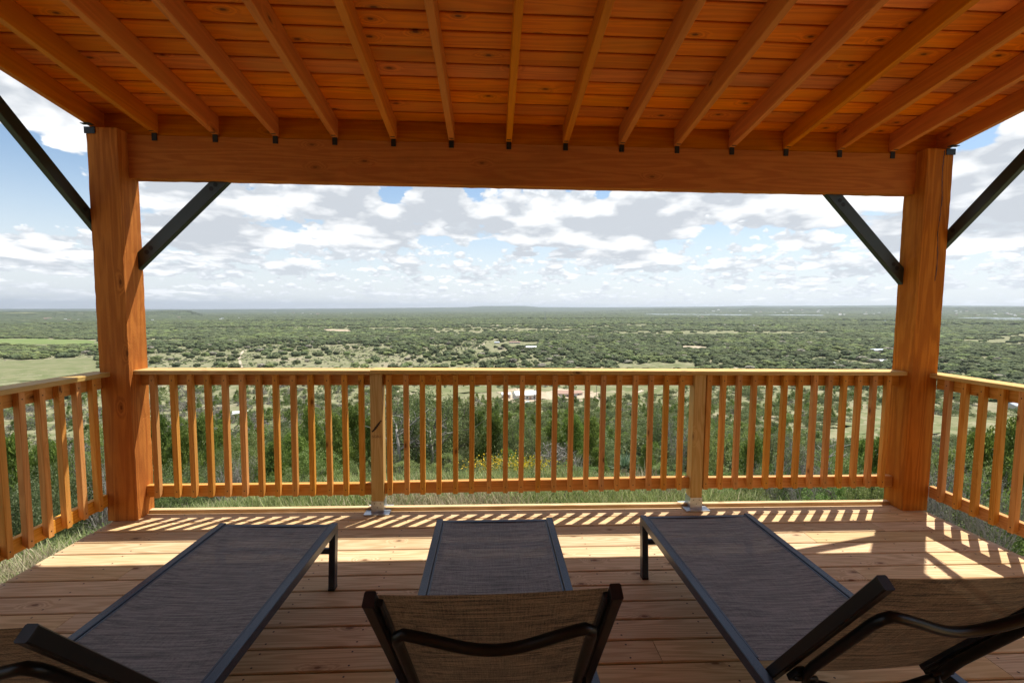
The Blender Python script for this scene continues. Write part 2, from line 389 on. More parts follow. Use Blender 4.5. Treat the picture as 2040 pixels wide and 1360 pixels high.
def top_z(x, y, r):
    """height a far crest needs to stand at this place of the skyline"""
    d = pdir(x, y); return EYE.z+d.z/sqrt(d.x**2+d.y**2)*r
TILT = .011                                     # the whole country falls very gently to one side
RIDGE = [(px_az(x), top_z(x, y, 24000)) for x, y in ((-200, 617), (0, 616), (190, 615.4), (300, 616.2), (420, 616.3), (700, 614.4), (850, 612.6), (930, 611.6), (960, 609.4), (1046, 609.1), (1075, 611.6), (1200, 612), (1380, 610.8), (1480, 609.2), (1500, 608.5), (1520, 609.2), (1650, 608.6), (1780, 607.6), (1950, 608.8), (2040, 609.4), (2200, 610))]
def height(x, y):
    x = np.asarray(x, float); y = np.asarray(y, float)
    r = np.sqrt(x*x+y*y)+1e-6
    d = np.sqrt(x*x*.8+np.maximum(y, 0)**2)          # ground falls away in front and at the sides of the hill top
    cs = y/r
    back = np.clip((-cs-.25)/.6, 0, 1)
    side = np.where(y < 3, np.clip((np.abs(x)-2.2)*.9, 0, None), d)
    w = np.clip((y+1)/4, 0, 1)
    de = d*w+side*(1-w)
    de = de*(1-.9*back)
    z = np.interp(de, PD_, PZ_)
    amp = np.clip(de*.03, .03, 5)*np.clip((900-de)/300, 0, 1)
    z = z+amp*(fbm(x/12, y/12, 3)-.5)*np.clip(de/40, .2, 1)+np.clip(de*.05, 0, 10)*np.clip((800-de)/300, 0, 1)*(fbm(x/90, y/90, 5, 2)-.5)*np.clip((de-50)/100, 0, 1)
    az = np.arctan2(x, y)
    rid = np.interp(az, [p[0] for p in RIDGE], [p[1] for p in RIDGE])
    n = fbm(az*60, r/6000, 9, 3)
    z = z+TILT*x*np.clip((r-60)/600, 0, 1)
    z = z+(rid-z)*np.clip((r-15000)/9000, 0, 1)**1.3*np.clip((40500-r)/14000, 0, 1)*np.where(r < 23500, .86+.2*n, 1)
    # nearer dark mesa on the left, low rises on the right
    a0, a1 = px_az(-300), px_az(400)
    m = np.clip((az-a0)/.06, 0, 1)*np.clip((a1-az)/.022, 0, 1)*np.exp(-((r-9300)/1300)**2)
    z = z+m*(62+14*vnoise(az*30, r*0, 4))
    m2 = np.clip((az-px_az(1150))/.2, 0, 1)*np.exp(-((r-14500)/2200)**2)
    z = z+m2*95*(.75+.5*fbm(az*22, r/4000, 21, 2))
    return z
def hgt(x, y): return float(height(x, y))
_TS = np.geomspace(4, 60000, 900)
def hit(px, py, up=0.):
    """the place on the ground seen at a photo pixel"""
    d = pdir(px, py); ts = _TS
    for _ in range(3):
        z = height(EYE.x+d.x*ts, EYE.y+d.y*ts)+up
        below = np.where(EYE.z+d.z*ts < z)[0]
        if len(below) == 0: t = ts[-1]; break
        i = max(1, below[0]); t = ts[i]; ts = np.linspace(ts[i-1], ts[i], 24)
    p = EYE+d*float(t); return Vector((p.x, p.y, hgt(p.x, p.y)))
def ground_mesh():
    az = np.concatenate([np.linspace(-62, 64, 760), np.linspace(64, 298, 90)[1:-1]])*pi/180
    rr = np.concatenate([[0], np.linspace(.6, 12, 34), np.geomspace(12.5, 600, 110), np.geomspace(620, 39500, 130)])
    A, R = np.meshgrid(az, rr); X = R*np.sin(A); Y = R*np.cos(A); Z = height(X, Y)
    na, nr = len(az), len(rr)
    V = np.stack([X, Y, Z], -1).reshape(-1, 3)
    i, j = np.meshgrid(np.arange(nr-1), np.arange(na), indexing='ij')
    a = i*na+j; b = i*na+(j+1) % na; F = np.stack([a, a+na, b+na, b], -1).reshape(-1, 4)
    me = bpy.data.meshes.new('ground'); me.vertices.add(len(V)); me.vertices.foreach_set('co', V.ravel())
    me.loops.add(F.size); me.loops.foreach_set('vertex_index', F.ravel().astype(np.int32))
    me.polygons.add(len(F)); me.polygons.foreach_set('loop_start', np.arange(0, F.size, 4, dtype=np.int32))
    me.polygons.foreach_set('use_smooth', np.ones(len(F), bool))
    me.update(calc_edges=True); me.validate(); return me
def ground_mat():
    m, t = mat('ground_cover')
    pos = t.new('ShaderNodeNewGeometry').outputs['Position']
    x, y, z = t.sep(pos); r = t.math('SQRT', t.math('ADD', t.math('MULTIPLY', x, x), t.math('MULTIPLY', y, y)))
    n1 = t.noise(pos, 1.3, 6, .65); n2 = t.noise(pos, .09, 5, .6); n3 = t.noise(pos, .011, 5, .6); n4 = t.noise(pos, 14, 4, .6)
    grass = t.mix(t.ramp(n4, .3, .7), (.115, .135, .05), (.22, .215, .105))
    dry = t.mix(n4, (.30, .25, .16), (.40, .35, .25))
    near = t.mix(t.ramp(n1, .46, .62), grass, dry)
    midc = t.mix(t.ramp(n2, .40, .62), (.145, .155, .075), (.245, .23, .14))
    midc = t.mix(t.ramp(n3, .54, .70), midc, (.28, .24, .165))
    midc = t.mix(t.ramp(t.noise(pos, .5, 4, .6), .5, .75, 0, .5), midc, (.09, .11, .04))
    # beyond a few kilometres the single crowns merge: woodland with clearings, stretched as land use is
    f1 = t.noise(t.vmath('MULTIPLY', pos, (.0011, .0011, 0)), 1.0, 8, .62)
    f2 = t.noise(t.vmath('MULTIPLY', pos, (.006, .006, 0)), 1.0, 5, .6)
    far = t.mix(t.ramp(f2, .38, .62), (.040, .055, .022), (.075, .092, .040))
    far = t.mix(t.ramp(f1, .60, .66), far, (.19, .19, .10))
    far = t.mix(t.ramp(t.noise(t.vmath('MULTIPLY', pos, (.0035, .0035, 0)), 1, 6, .7), .66, .70), far, (.34, .28, .20))
    c = t.mix(t.ramp(r, 25, 90), near, midc)
    c = t.mix(t.ramp(r, 1800, 3600), c, far)
    t.put(t.p.inputs['Base Color'], c); t.p.inputs['Roughness'].default_value = .95; t.p.inputs['Specular IOR Level'].default_value = .1
    t.put(t.p.inputs['Normal'], t.bump(t.math('ADD', n1, t.math('MULTIPLY', n4, .3)), .6, .08))
    return m
gme = ground_mesh(); gme.materials.append(ground_mat())
tag(obj('ground', gme), kind='structure')
# haze: one closed box of thin pale air
hb = MB(); zz_ = [v.co.z for v in gme.vertices]; hb.box(-41000, 41000, -41000, 41000, min(zz_)-1, max(zz_)+12)
hm = bpy.data.materials.new('thin_haze'); hm.use_nodes = True; hm.node_tree.nodes.clear(); ht = NT(hm.node_tree)
pv = ht.new('ShaderNodeVolumePrincipled'); pv.inputs['Color'].default_value = (.76, .84, .95, 1); pv.inputs['Density'].default_value = HAZE = 3.4e-5
pv.inputs['Anisotropy'].default_value = .5
ho = ht.new('ShaderNodeOutputMaterial'); ht.l.new(pv.outputs[0], ho.inputs['Volume'])
HZ = hb.build('haze', hm); tag(HZ, kind='stuff')

# sheets laid on the land: fields, tracks, water --------------------------------
def flatmat(name, a, b, sc=.02, rough=.9):
    m, t = mat(name); pos = t.new('ShaderNodeNewGeometry').outputs['Position']
    n = t.noise(t.vmath('MULTIPLY', pos, (1, 1, 0)), sc, 6, .65)
    t.put(t.p.inputs['Base Color'], t.mix(t.ramp(n, .35, .65), a, b)); t.p.inputs['Roughness'].default_value = rough; t.p.inputs['Specular IOR Level'].default_value = .1
    return m
M['track'] = flatmat('pale_dirt', (.42, .34, .25), (.55, .47, .37), .15)
M['redsoil'] = flatmat('bare_red_soil', (.35, .28, .195), (.45, .37, .27), .1)
M['field'] = flatmat('mown_field', (.125, .145, .06), (.20, .195, .105), .05)
M['field2'] = flatmat('green_field', (.13, .18, .055), (.17, .205, .075), .02)
wm, wt = mat('lake_water'); wt.p.inputs['Base Color'].default_value = (.25, .32, .38, 1); wt.p.inputs['Roughness'].default_value = .12
wn = wt.noise(wt.new('ShaderNodeNewGeometry').outputs['Position'], .2, 3, .5); wt.put(wt.p.inputs['Normal'], wt.bump(wn, .15, .3)); M['water'] = wm
def ribbon(name, pxs, width, m, label=None, up=.12):
    pts = [hit(*p) for p in pxs]; P = []
    for a, b in zip(pts[:-1], pts[1:]):
        n = max(2, int((b-a).length/8))
        for i in range(n): P.append(a.lerp(b, i/n))
    P.append(pts[-1])
    V = []; F = []
    for i, p in enumerate(P):
        t = (P[min(i+1, len(P)-1)]-P[max(i-1, 0)]); t.z = 0; t.normalize(); nrm = Vector((-t.y, t.x, 0))
        w = width*(.75+.5*vnoise(p.x/9, p.y/9, 2)); off = nrm*(fbm(p.x/25, p.y/25, 8)-.5)*width*1.2
        for s in (-1, 0, 1):
            q = p+off+nrm*w/2*s; V.append((q.x, q.y, hgt(q.x, q.y)+up))
    for i in range(len(P)-1):
        a = i*3; F += [(a, a+1, a+4, a+3), (a+1, a+2, a+5, a+4)]
    o = obj(name, mesh(name, V, F, m)); tag(o, label, kind='structure'); return o
def sheet(name, pxs, m, up=.15, label=None, flat=None):
    """an outlined patch of land, subdivided and draped"""
    c = [hit(*p) for p in pxs]; cx = sum((v.x for v in c))/len(c); cyy = sum((v.y for v in c))/len(c)
    ring = []
    for a, b in zip(c, c[1:]+c[:1]):
        for i in range(6):
            p = a.lerp(b, i/6); j = (a-b).length*.05
            ring.append((p.x+random.uniform(-j, j), p.y+random.uniform(-j, j)))
    K = 8; V = [(cx, cyy)]; F = []; n = len(ring)
    for k in range(1, K+1): V += [(cx+(x-cx)*k/K, cyy+(y-cyy)*k/K) for x, y in ring]
    for i in range(n):
        F.append((0, 1+i, 1+(i+1) % n))
        for k in range(K-1): F.append((1+k*n+i, 1+(k+1)*n+i, 1+(k+1)*n+(i+1) % n, 1+k*n+(i+1) % n))
    V = [(x, y, flat if flat is not None else hgt(x, y)+up) for x, y in V]
    o = obj(name, mesh(name, V, F, m)); tag(o, label, kind='structure'); return o
CLEAR = []      # land kept free of woodland: (polygon in x,y)
def clear_px(pxs): CLEAR.append([tuple(hit(*p).xy) for p in pxs])
# ------------------------------------------------------------------ the porch
XL, XR = -2.699, 3.354; PW, PD = .199, .175
DX0, DX1 = -2.662, 3.332
DECK_END = -4.30
deck = empty('deck', (0.3, -2, -.03), 'pine board deck of the porch under the loungers', 'deck')
JOINT = {-1: [2.12], 0: [], 1: [2.75], 2: [2.156], 3: [], 4: [-2.07, 2.76], 5: [2.15], 6: [], 7: [-2.04], 8: [], 9: [.75], 10: [2.19], 11: []}
joists = [DX0+.03+.4063*i for i in range(15)]
y = .112; k = 0
screws = MB()
while y > DECK_END:
    y0, y1 = (y-.1385, y) if k else (-.028, .112)
    js = JOINT.get(k-1, None)
    if js is None: js = [random.choice(joists[4:12])] if random.random() < .6 else []
    xs = [DX0-random.uniform(0, .006)]+sorted(js)+[DX1+random.uniform(0, .006)]
    for a, b in zip(xs[:-1], xs[1:]):
        timber('deck_board', (a+.0015, (y0+y1)/2, -.0145+random.uniform(-.0006, .0006)), (b-.0015, (y0+y1)/2, -.0145), abs(y1-y0)-.009, .029, M['deck'], deck, c=.004)
    for x in joists:
        for yy in (y0+.03, y1-.03): screws.disc((x+random.uniform(-.006, .006), yy, .0012), .0050, 'z', 6)
    y = y0; k += 1
s = screws.build('deck_screw', M['nail'], deck); s['kind'] = 'stuff'
timber('rim_board', (DX0+.16, .134, -.058), (DX1-.16, .134, -.058), .036, .166, M['deck'], deck)
timber('side_rim_board', (DX0+.018, -.02, -.12), (DX0+.018, DECK_END, -.12), .036, .175, M['deck'], deck)
timber('side_rim_board', (DX1-.018, -.02, -.12), (DX1-.018, DECK_END, -.12), .036, .175, M['deck'], deck)
for x in joists[1:]: timber('joist', (x, .11, -.125), (x, DECK_END, -.125), .038, .185, M['deck'], deck)

def rough_timber(name, p0, p1, w, h, m, parent=None, amp=.0007, side=None):
    p0, p1 = Vector(p0), Vector(p1); d = p1-p0; L = d.length; x = d/L
    ref = Vector(side) if side else (Vector((0, 0, 1)) if abs(x.z) < .9 else Vector((0, -1, 0)))
    z = (ref-x*ref.dot(x)).normalized(); yv = z.cross(x)
    mw = Matrix((x, yv, z)).transposed().to_4x4(); mw.translation = (p0+p1)/2
    N = max(4, int(L/.05)); K = 5; V = []; F = []
    per = []
    for a in range(4):
        for i in range(K):
            t = i/K; c = .05
            q = [(-1+2*t, -1), (1, -1+2*t), (1-2*t, 1), (-1, 1-2*t)][a]
            per.append(q)
    n = len(per)
    for i in range(N+1):
        for (a, b) in per:
            cr = .985 if abs(a) == abs(b) else 1
            V.append((-L/2+L*i/N, a*w/2*cr+random.gauss(0, amp), b*h/2*cr+random.gauss(0, amp)))
    for i in range(N):
        for j in range(n): F.append((i*n+j, i*n+(j+1) % n, (i+1)*n+(j+1) % n, (i+1)*n+j))
    F.append(tuple(range(n))[::-1]); F.append(tuple(N*n+j for j in range(n)))
    return obj(name, mesh(name, V, F, m), parent, mw)
pl = empty('timber_post', (XL+PW/2, PD/2, 0), 'thick rough-sawn orange timber post at the left corner of the deck', 'post', 'corner posts of the porch')
rough_timber('shaft', (XL+PW/2, PD/2, .001), (XL+PW/2, PD/2, 2.700), PW, PD, M['post'], pl, side=(0, -1, 0))
pr = empty('timber_post', (XR-PW/2, PD/2, 0), 'thick cracked orange timber post at the right corner of the deck', 'post', 'corner posts of the porch')
rough_timber('shaft', (XR-PW/2, PD/2, .001), (XR-PW/2, PD/2, 2.700), PW, PD, M['post'], pr, side=(0, -1, 0))
crack = MB()                                             # the long drying check in the right post, a recessed dark slit
for i in range(26):
    z0 = 1.75+i*.036; x = XR-.075+.006*sin(i*.5)+random.uniform(-.0015, .0015)
    crack.box(x, x+.0035+.002*sin(i*.9)**2, -.0012, .004, z0, z0+.0365)
crack.build('crack', M['nail'], pr)

roof = empty('porch_roof', (.33, -2, 2.8), 'sloping orange-stained board roof on exposed rafters over the deck', 'porch roof')
SL = .1553
rough_timber('beam', (XL+PW, .128, 2.542), (XR-PW, .128, 2.542), .085, .294, M['beam'], roof, .0009)
timber('header_board', (XL-.03, .113, 2.760), (XR+.03, .113, 2.760), .036, .138, M['beam'], roof)
RX = [-2.317+.4063*i for i in range(14)]
ny = Vector((0, -1, SL)).normalized(); nz = Vector((0, SL, 1)).normalized()
def rline(x, y, up=0.):          # point on the underside line of the rafters
    return Vector((x, y, 2.701-SL*(y-.085)))+nz*up
for i, x in enumerate([-2.672]+RX+[3.326]):
    jj = random.uniform(-.003, .003)
    timber('rafter', rline(x, .092, .065), rline(x+jj, -4.30, .065), .041, .130, M['rafter'], roof, side=nz)
    # hanger clip on the beam or post face
    c = MB(); yy = .0845 if -2.5 < x < 3.1 else -.0015
    big = yy < 0; w = .034 if big else .0165; h = .043 if big else .050; zt_ = 2.7005
    c.box(x-w, x+w, yy-.005, yy+.0005, zt_-h, zt_); c.box(x-w+.001, x+w-.001, yy-.034, yy-.0045, zt_+(.004 if not big else .010), zt_+(.0075 if not big else .0135))
    if big:
        for q in (-.015, .015): c.disc((x+q, yy-.0056, zt_-.022), .006, 'y', 8)
    c.build('hanger_clip', M['clip'], roof)
y = .095
for r in range(37):
    b = .1225
    xs = [-2.74]+([random.choice(RX[3:11])] if r % 3 == 1 else [])+[3.40]
    for a, e in zip(xs[:-1], xs[1:]):
        p0 = rline(a+.0008, y-b/2/1.0,   .130+.0095); p1 = rline(e-.0008, y-b/2, .130+.0095)
        timber('ceiling_board', p0, p1, b/nz.z-.012, .018, M['ceiling'], roof, side=nz, c=.006)
    y -= b*1.0
timber('roof_sheet', rline(.33, .125, .172), rline(.33, -4.45, .172), 6.20, .03, M['steel'], roof, side=nz)  # unseen sheet added to stop light leaking through the board gaps
def steel_bar(p0, p1, side, label, bw_, bh_):
    b = empty('corner_brace', p0, label, 'brace', 'dark steel corner braces of the porch')
    timber('bar', p0, p1, bw_, bh_, M['steel'], b, side=side, c=.004)
    q0, q1 = Vector(p0), Vector(p1); dd = (q1-q0).normalized(); L_ = (q1-q0).length; front = abs(dd.x) > abs(dd.y)
    for t_ in ((.17, .21, .80, .84) if front else (.10, .17, .78, .85)):
        mb = MB(); c_ = q0+dd*L_*t_
        if front: mb.disc((c_.x, c_.y-bw_/2-.003, c_.z), .011, 'y', 6); mb.disc((c_.x, c_.y-bw_/2-.0015, c_.z), .016, 'y', 12)
        else:
            sg = 1 if c_.x < 0 else -1; mb.disc((c_.x+sg*(bw_/2+.003), c_.y, c_.z), .011, 'x', 6); mb.disc((c_.x+sg*(bw_/2+.0015), c_.y, c_.z), .016, 'x', 12)
        mb.build('bolt', M['clip'], b)
    return b
steel_bar((-2.56, .150, 1.777), (-1.83, .150, 2.487), (0, 0, 1), 'dark diagonal steel brace from the left post up to the beam', .044, .090)
steel_bar((3.22, .150, 1.725), (2.50, .150, 2.47), (0, 0, 1), 'dark diagonal steel brace from the right post up to the beam', .044, .090)
steel_bar((-2.727, .12, 2.018), (-2.727, -.76, 2.838), (0, 0, 1), 'dark steel brace rising forward from the left post to the outer rafter', .044, .078)
steel_bar((3.380, .12, 1.97), (3.380, -.76, 2.808), (0, 0, 1), 'dark steel brace rising forward from the right post to the outer rafter', .044, .078)

# railings -----------------------------------------------------------
_nail = None
def nail(parent, p, ax):
    mb = MB(); mb.disc((0, 0, 0), .0045, 'y', 6)
    global _nail
    if _nail is None: _nail = mesh('nail', mb.V, mb.F, M['nail'])
    mw = Matrix.Translation(p)
    if ax == 'x': mw = mw @ Matrix.Rotation(pi/2, 4, 'Z')
    if ax == '-x': mw = mw @ Matrix.Rotation(-pi/2, 4, 'Z')
    obj('nail', _nail, parent, mw)
rear = empty('railing', (.3, .12, 0), 'long pine railing across the open front of the deck between the two timber posts', 'railing', 'pine railings round the deck')
YB = .0805
posts = [-.833, 1.573]
def rail_run(name, x0, x1, z0, z1, dz=0, parent=rear):
    timber(name, (x0, .121, (z0+z1)/2), (x1, .121, (z0+z1)/2+dz), .038, z1-z0, M['rail'], parent, side=(0, 0, 1))
rail_run('top_rail', XL+PW+.002, posts[0]-.045, .952, 1.036); rail_run('top_rail', posts[0]+.046, posts[1]-.046, .952, 1.036); rail_run('top_rail', posts[1]+.046, XR-PW-.002, .950, 1.034)
rail_run('bottom_rail', XL+PW+.002, posts[0]-.045, .128, .215); rail_run('bottom_rail', posts[0]+.046, posts[1]-.046, .134, .222, .018); rail_run('bottom_rail', posts[1]+.046, XR-PW-.002, .150, .236)
timber('cap_board', (XL+PW-.045, .108, 1.052), (-.868, .108, 1.054), .142, .030, M['cap'], rear)
timber('cap_board', (-.864, .108, 1.058), (3.195, .108, 1.052), .142, .030, M['cap'], rear)
BX = [-2.40, -2.262, -2.143, -2.024, -1.903, -1.783, -1.666, -1.548, -1.424, -1.301, -1.181, -1.060, -.940]
BX2 = [-.742, -.618, -.499, -.380, -.258, -.136, -.012, .110, .233, .355, .477, .598, .719, .839, .958, 1.080, 1.198, 1.315, 1.432]
BX3 = [1.660, 1.752, 1.872, 1.990, 2.110, 2.228, 2.346, 2.462, 2.578, 2.694, 2.811, 2.930, 3.040]
BX3 = BX3[1:] + []
BX3.insert(0, 1.640)
for i, x in enumerate(BX+BX2+BX3):
    zb = .138 if x < -.8 else (.140+.018*(x+.8)/2.4 if x < 1.5 else .158)
    lean = random.gauss(0, .0025)
    b = timber('baluster', (x, YB, 1.034), (x+lean, YB, zb), .036, .036, M['rail'], rear, side=(0, 1, 0), c=.002, cut=.024)
    nail(b, (x, YB-.0188, .992), 'y'); nail(b, (x+lean, YB-.0188, zb+.045), 'y')
for i, x in enumerate(posts):
    lb = 'rail post with a dark split knot and faded stamp' if i == 0 else 'rail post with a long dark knot'
    q = timber('rail_post', (x, .115, .088), (x, .115, 1.036), .089, .089, M['cap'], rear, side=(0, -1, 0), c=.004); q['label'] = lb
    if i == 0:      # the split knot and the faint stamp on this post
        kb = MB()
        for j in range(9):
            t = j/8; kx = x-.030+.062*t; kz = .618+.075*t**1.3
            kb.box(kx-.004, kx+.005, .0696, .0712, kz-.006-.003*sin(pi*t), kz+.006+.010*sin(pi*t))
        kb.build('split', M['nail'], q)
        tc = bpy.data.curves.new('stamp', 'FONT'); tc.body = 'SGBU'; tc.size = .026; tc.extrude = .0002; tc.align_x = 'CENTER'
        to = bpy.data.objects.new('stamp', tc); COL.objects.link(to); dg = bpy.context.evaluated_depsgraph_get()
        me = bpy.data.meshes.new_from_object(to.evaluated_get(dg)); bpy.data.objects.remove(to); me.materials.clear(); me.materials.append(M['ink'])
        obj('stamp', me, q, Matrix.Translation((x, .0700, .570)) @ Matrix.Rotation(pi/2, 4, 'X'))
    pb = MB(); pb.box(x-.0465, x+.0465, .0685, .1615, .008, .092); pb.box(x-.092, x+.092, .028, .20, .0015, .009)
    b = pb.build('post_base', M['galv'], q)
    for a, c in ((-.022, .075), (.022, .075), (0, .045)):
        nb_ = MB(); nb_.disc((x+a, .0675, c), .004, 'y', 8); nb_.build('screw', M['nail'], q)
def side_rail(name_label, xc, inner, Y0, ys, lean):
    rr = empty('railing', (xc, -2, 0), name_label, 'railing', 'pine railings round the deck')
    ze = .0
    timber('top_rail', (xc-inner*.019, Y0, .986), (xc-inner*.019, DECK_END+.02, .986), .038, .084, M['rail'], rr)
    timber('bottom_rail', (xc-inner*.019, Y0, .152), (xc-inner*.019, DECK_END+.02, .152), .038, .088, M['rail'], rr)
    timber('cap_board', (xc-inner*.012, .045 if inner > 0 else .075, 1.044), (xc-inner*.012, DECK_END+.02, 1.044), .142, .030, M['cap'], rr)
    for yv in ys:
        xb = xc+inner*.0195
        b = timber('baluster', (xb, yv, 1.026), (xb, yv+random.gauss(0, .002), .118), .036, .036, M['rail'], rr, side=(-inner, 0, 0), c=.002, cut=.024)
        for zz in (.985, .155): nail(b, (xb+inner*.0188, yv, zz), 'x' if inner > 0 else '-x')
    return rr
ysL = [-.10-.1185*i for i in range(35)]; ysR = [-.112-.1175*i for i in range(35)]
side_rail('pine side railing running toward the viewer at the left of the deck', -2.688, 1, -.003, ysL, 0)
side_rail('pine side railing running toward the viewer at the right of the deck', 3.352, -1, -.003, ysR, 0)

# unseen wall added at the back of the porch to cut light from behind --------------------------------
wall = empty('added_back_wall', (.33, -4.4, 0), 'unseen wall of lapped boards added at the back of the porch', 'wall')
z = -.35
while z < 3.45:
    timber('siding_board', (-3.6, -4.40, z+.09), (4.3, -4.40, z+.09), .03, .178, M['rail'], wall); z += .18  # rail pine used here for the light it bounces under the roof

# loungers -----------------------------------------------------------
def lounger(x, y, yaw, ang, roll, label, wseat=.645):
    T = Matrix.Translation((x, y, 0)) @ Matrix.Rotation(yaw, 4, 'Z')
    root = bpy.data.objects.new('sun_lounger', None); COL.objects.link(root); root.matrix_world = T; PM[root.name_full] = T
    tag(root, label, 'sun lounger', 'sling loungers in a row on the deck')
    T3 = T.to_3x3(); P = lambda a, b, c: T @ Vector((a, b, c)); up = T3 @ Vector((0, 0, 1)); lat = T3 @ Vector((1, 0, 0))
    hw = wseat/2; ZT = .345; Lf = 1.86
    def bar(name, a, b, w, h, side=up, par=root, mt='frame', c=.003): return timber(name, P(*a), P(*b), w, h, M[mt], par, side=side, c=c)
    for s in (-1, 1):
        bar('side_rail', (s*(hw-.0175), 0, ZT-.022), (s*(hw-.0175), -Lf, ZT-.022), .035, .044)
        bar('sling_channel', (s*(hw-.042), -.012, ZT-.014), (s*(hw-.042), -1.065, ZT-.014), .012, .018)
        for yy, n in ((-.018, 0), (-Lf+.05, 1)):
            lg = bar('leg', (s*(hw-.018), yy, ZT-.044), (s*(hw-.018), yy-(.028 if n == 0 else -.04), .012), .034, .044, side=T3 @ Vector((0, -1, 0)))
            f = bar('foot_cap', (s*(hw-.018), yy-(.028 if n == 0 else -.04), .012), (s*(hw-.018), yy-(.028 if n == 0 else -.04), .001), .036, .046, side=T3 @ Vector((0, -1, 0)), par=lg, mt='plastic')
    bar('end_rail', (-hw+.035, -.018, ZT-.020), (hw-.035, -.018, ZT-.020), .028, .030)
    bar('leg_stretcher', (-hw+.034, -.033, .205), (hw-.034, -.033, .205), .022, .030)
    bar('leg_stretcher', (-hw+.034, -Lf+.06, .205), (hw-.034, -Lf+.06, .205), .022, .030)
    # seat sling
    def sling(name, half, L, T2, sag, par, fm='fabric'):
        nx, ny_ = 14, 30; V = []; F = []
        for j in range(ny_+1):
            for i in range(nx+1):
                u = -1+2*i/nx; v = j/ny_
                V.append((u*half, (v-.5)*L, -sag*(1-u*u)*(1-.6*abs(2*v-1)**3)))
        for j in range(ny_):
            for i in range(nx):
                a = j*(nx+1)+i; F.append((a, a+1, a+nx+2, a+nx+1))
        return obj(name, mesh(name, V, F, M[fm], True), par, T2)
    HY = -1.085
    sling('seat_sling', hw-.040, 1.066, T @ Matrix.Translation((0, -.545, ZT-.006)), .010, root)
    # raised back
    A = T @ Matrix.Translation((0, HY-.03, ZT-.03)) @ Matrix.Rotation(-(ang), 4, 'X') @ Matrix.Rotation(roll, 4, 'Z')
    # local frame of the back: x across, -y up along the back, z towards the sitter
    A3 = A.to_3x3(); Q = lambda a, b, c: A @ Vector((a, b, c)); bz = A3 @ Vector((0, 0, 1))
    bw = hw-.037; BL = .69
    for s in (-1, 1):
        bm = timber('back_rail', Q(s*(bw-.013), 0, 0), Q(s*(bw-.013), -BL, 0), .026, .034, M['tube'], root, side=bz)  # darker metal than the frame: shade of the rear faces put into colour
        timber('end_cap', Q(s*(bw-.013), -BL, 0), Q(s*(bw-.013), -BL-.005, 0), .0265, .0345, M['plastic'], bm, side=bz)
        timber('sling_channel', Q(s*(bw-.031), -.01, .006), Q(s*(bw-.031), -BL+.025, .006), .012, .018, M['frame'], root, side=bz)
        # bracket, pin and prop
        pin = tube('prop_pin', [Q(s*(bw-.03), -.115, -.036), Q(s*(bw-.10), -.115, -.040)], .0085, M['tube'], root, 10)
        timber('bracket', Q(s*(bw-.04), -.085, -.026), Q(s*(bw-.04), -.155, -.026), .028, .020, M['tube'], root, side=bz)
        q0 = Q(s*(bw-.085), -.115, -.040); ql = T.inverted() @ q0
        tube('prop_leg', [q0, P(ql.x, ql.y-.02, ql.z-.08), P(ql.x, ql.y-.06, .10)], .0095, M['tube'], root, 10)
        kn = MB(); 
        tube('prop_knob', [P(ql.x-.008*s, ql.y-.022, ql.z-.085), P(ql.x-.03*s, ql.y-.022, ql.z-.087)], [.013, .010], M['plastic'], root, 10)
    tube('prop_crossbar', [P(-(bw-.085), ql.y-.06, .10), P(bw-.085, ql.y-.06, .10)], .0095, M['tube'], root, 10)
    sling('back_sling', bw-.028, BL-.006, A @ Matrix.Translation((0, -BL/2, .012)), .016, root, 'fabric_shaded')
    # wavy tube loop behind the back sling
    pts = []; ex = bw-.055
    def topw(u): return -.575+.062*(cos(u*pi/2)**2), -.030-.020*cos(u*pi/2)
    for i in range(25):
        u = -1+2*i/24; s_, zz = topw(u*.96); pts.append((u*(ex-.02), s_, zz))
    pts += [(ex-.004, -.560, -.031), (ex, -.525, -.030), (ex, -.40, -.030), (ex, -.2, -.030), (ex, -.14, -.034), (ex-.010, -.108, -.042)]
    for i in range(25):
        u = 1-2*i/24; pts.append((u*(ex-.03), -.095+.055*cos(u*pi/2)**2, -.046-.022*cos(u*pi/2)))
    pts += [(-ex+.010, -.108, -.042), (-ex, -.14, -.034), (-ex, -.2, -.030), (-ex, -.40, -.030), (-ex, -.525, -.030), (-ex+.004, -.560, -.031)]
    tube('back_tube', [Q(*p) for p in pts], .0135, M['tube'], root, 14, closed=True)
    return root, A
lounger(-1.150, -.785, -radians(1.7), radians(180)-radians(180-52), 0, 'left sun lounger of three, its raised back cut off by the photo corner', .640)
r2_, A2 = lounger(.027, -.765, 0, radians(55), radians(-1.5), 'middle sun lounger of three with its raised woven back nearest the viewer', .648)
lounger(1.184, -.745, radians(.7), radians(55), 0, 'right sun lounger of three, seat angled across the sunlit boards', .650)
st = MB(); st.box(-.006, .006, -.007, .007, -.0005, .0005)
st.build('sticker', M['sticker'], r2_, A2 @ Matrix.Translation((.262-.037, -.50, -.024)))
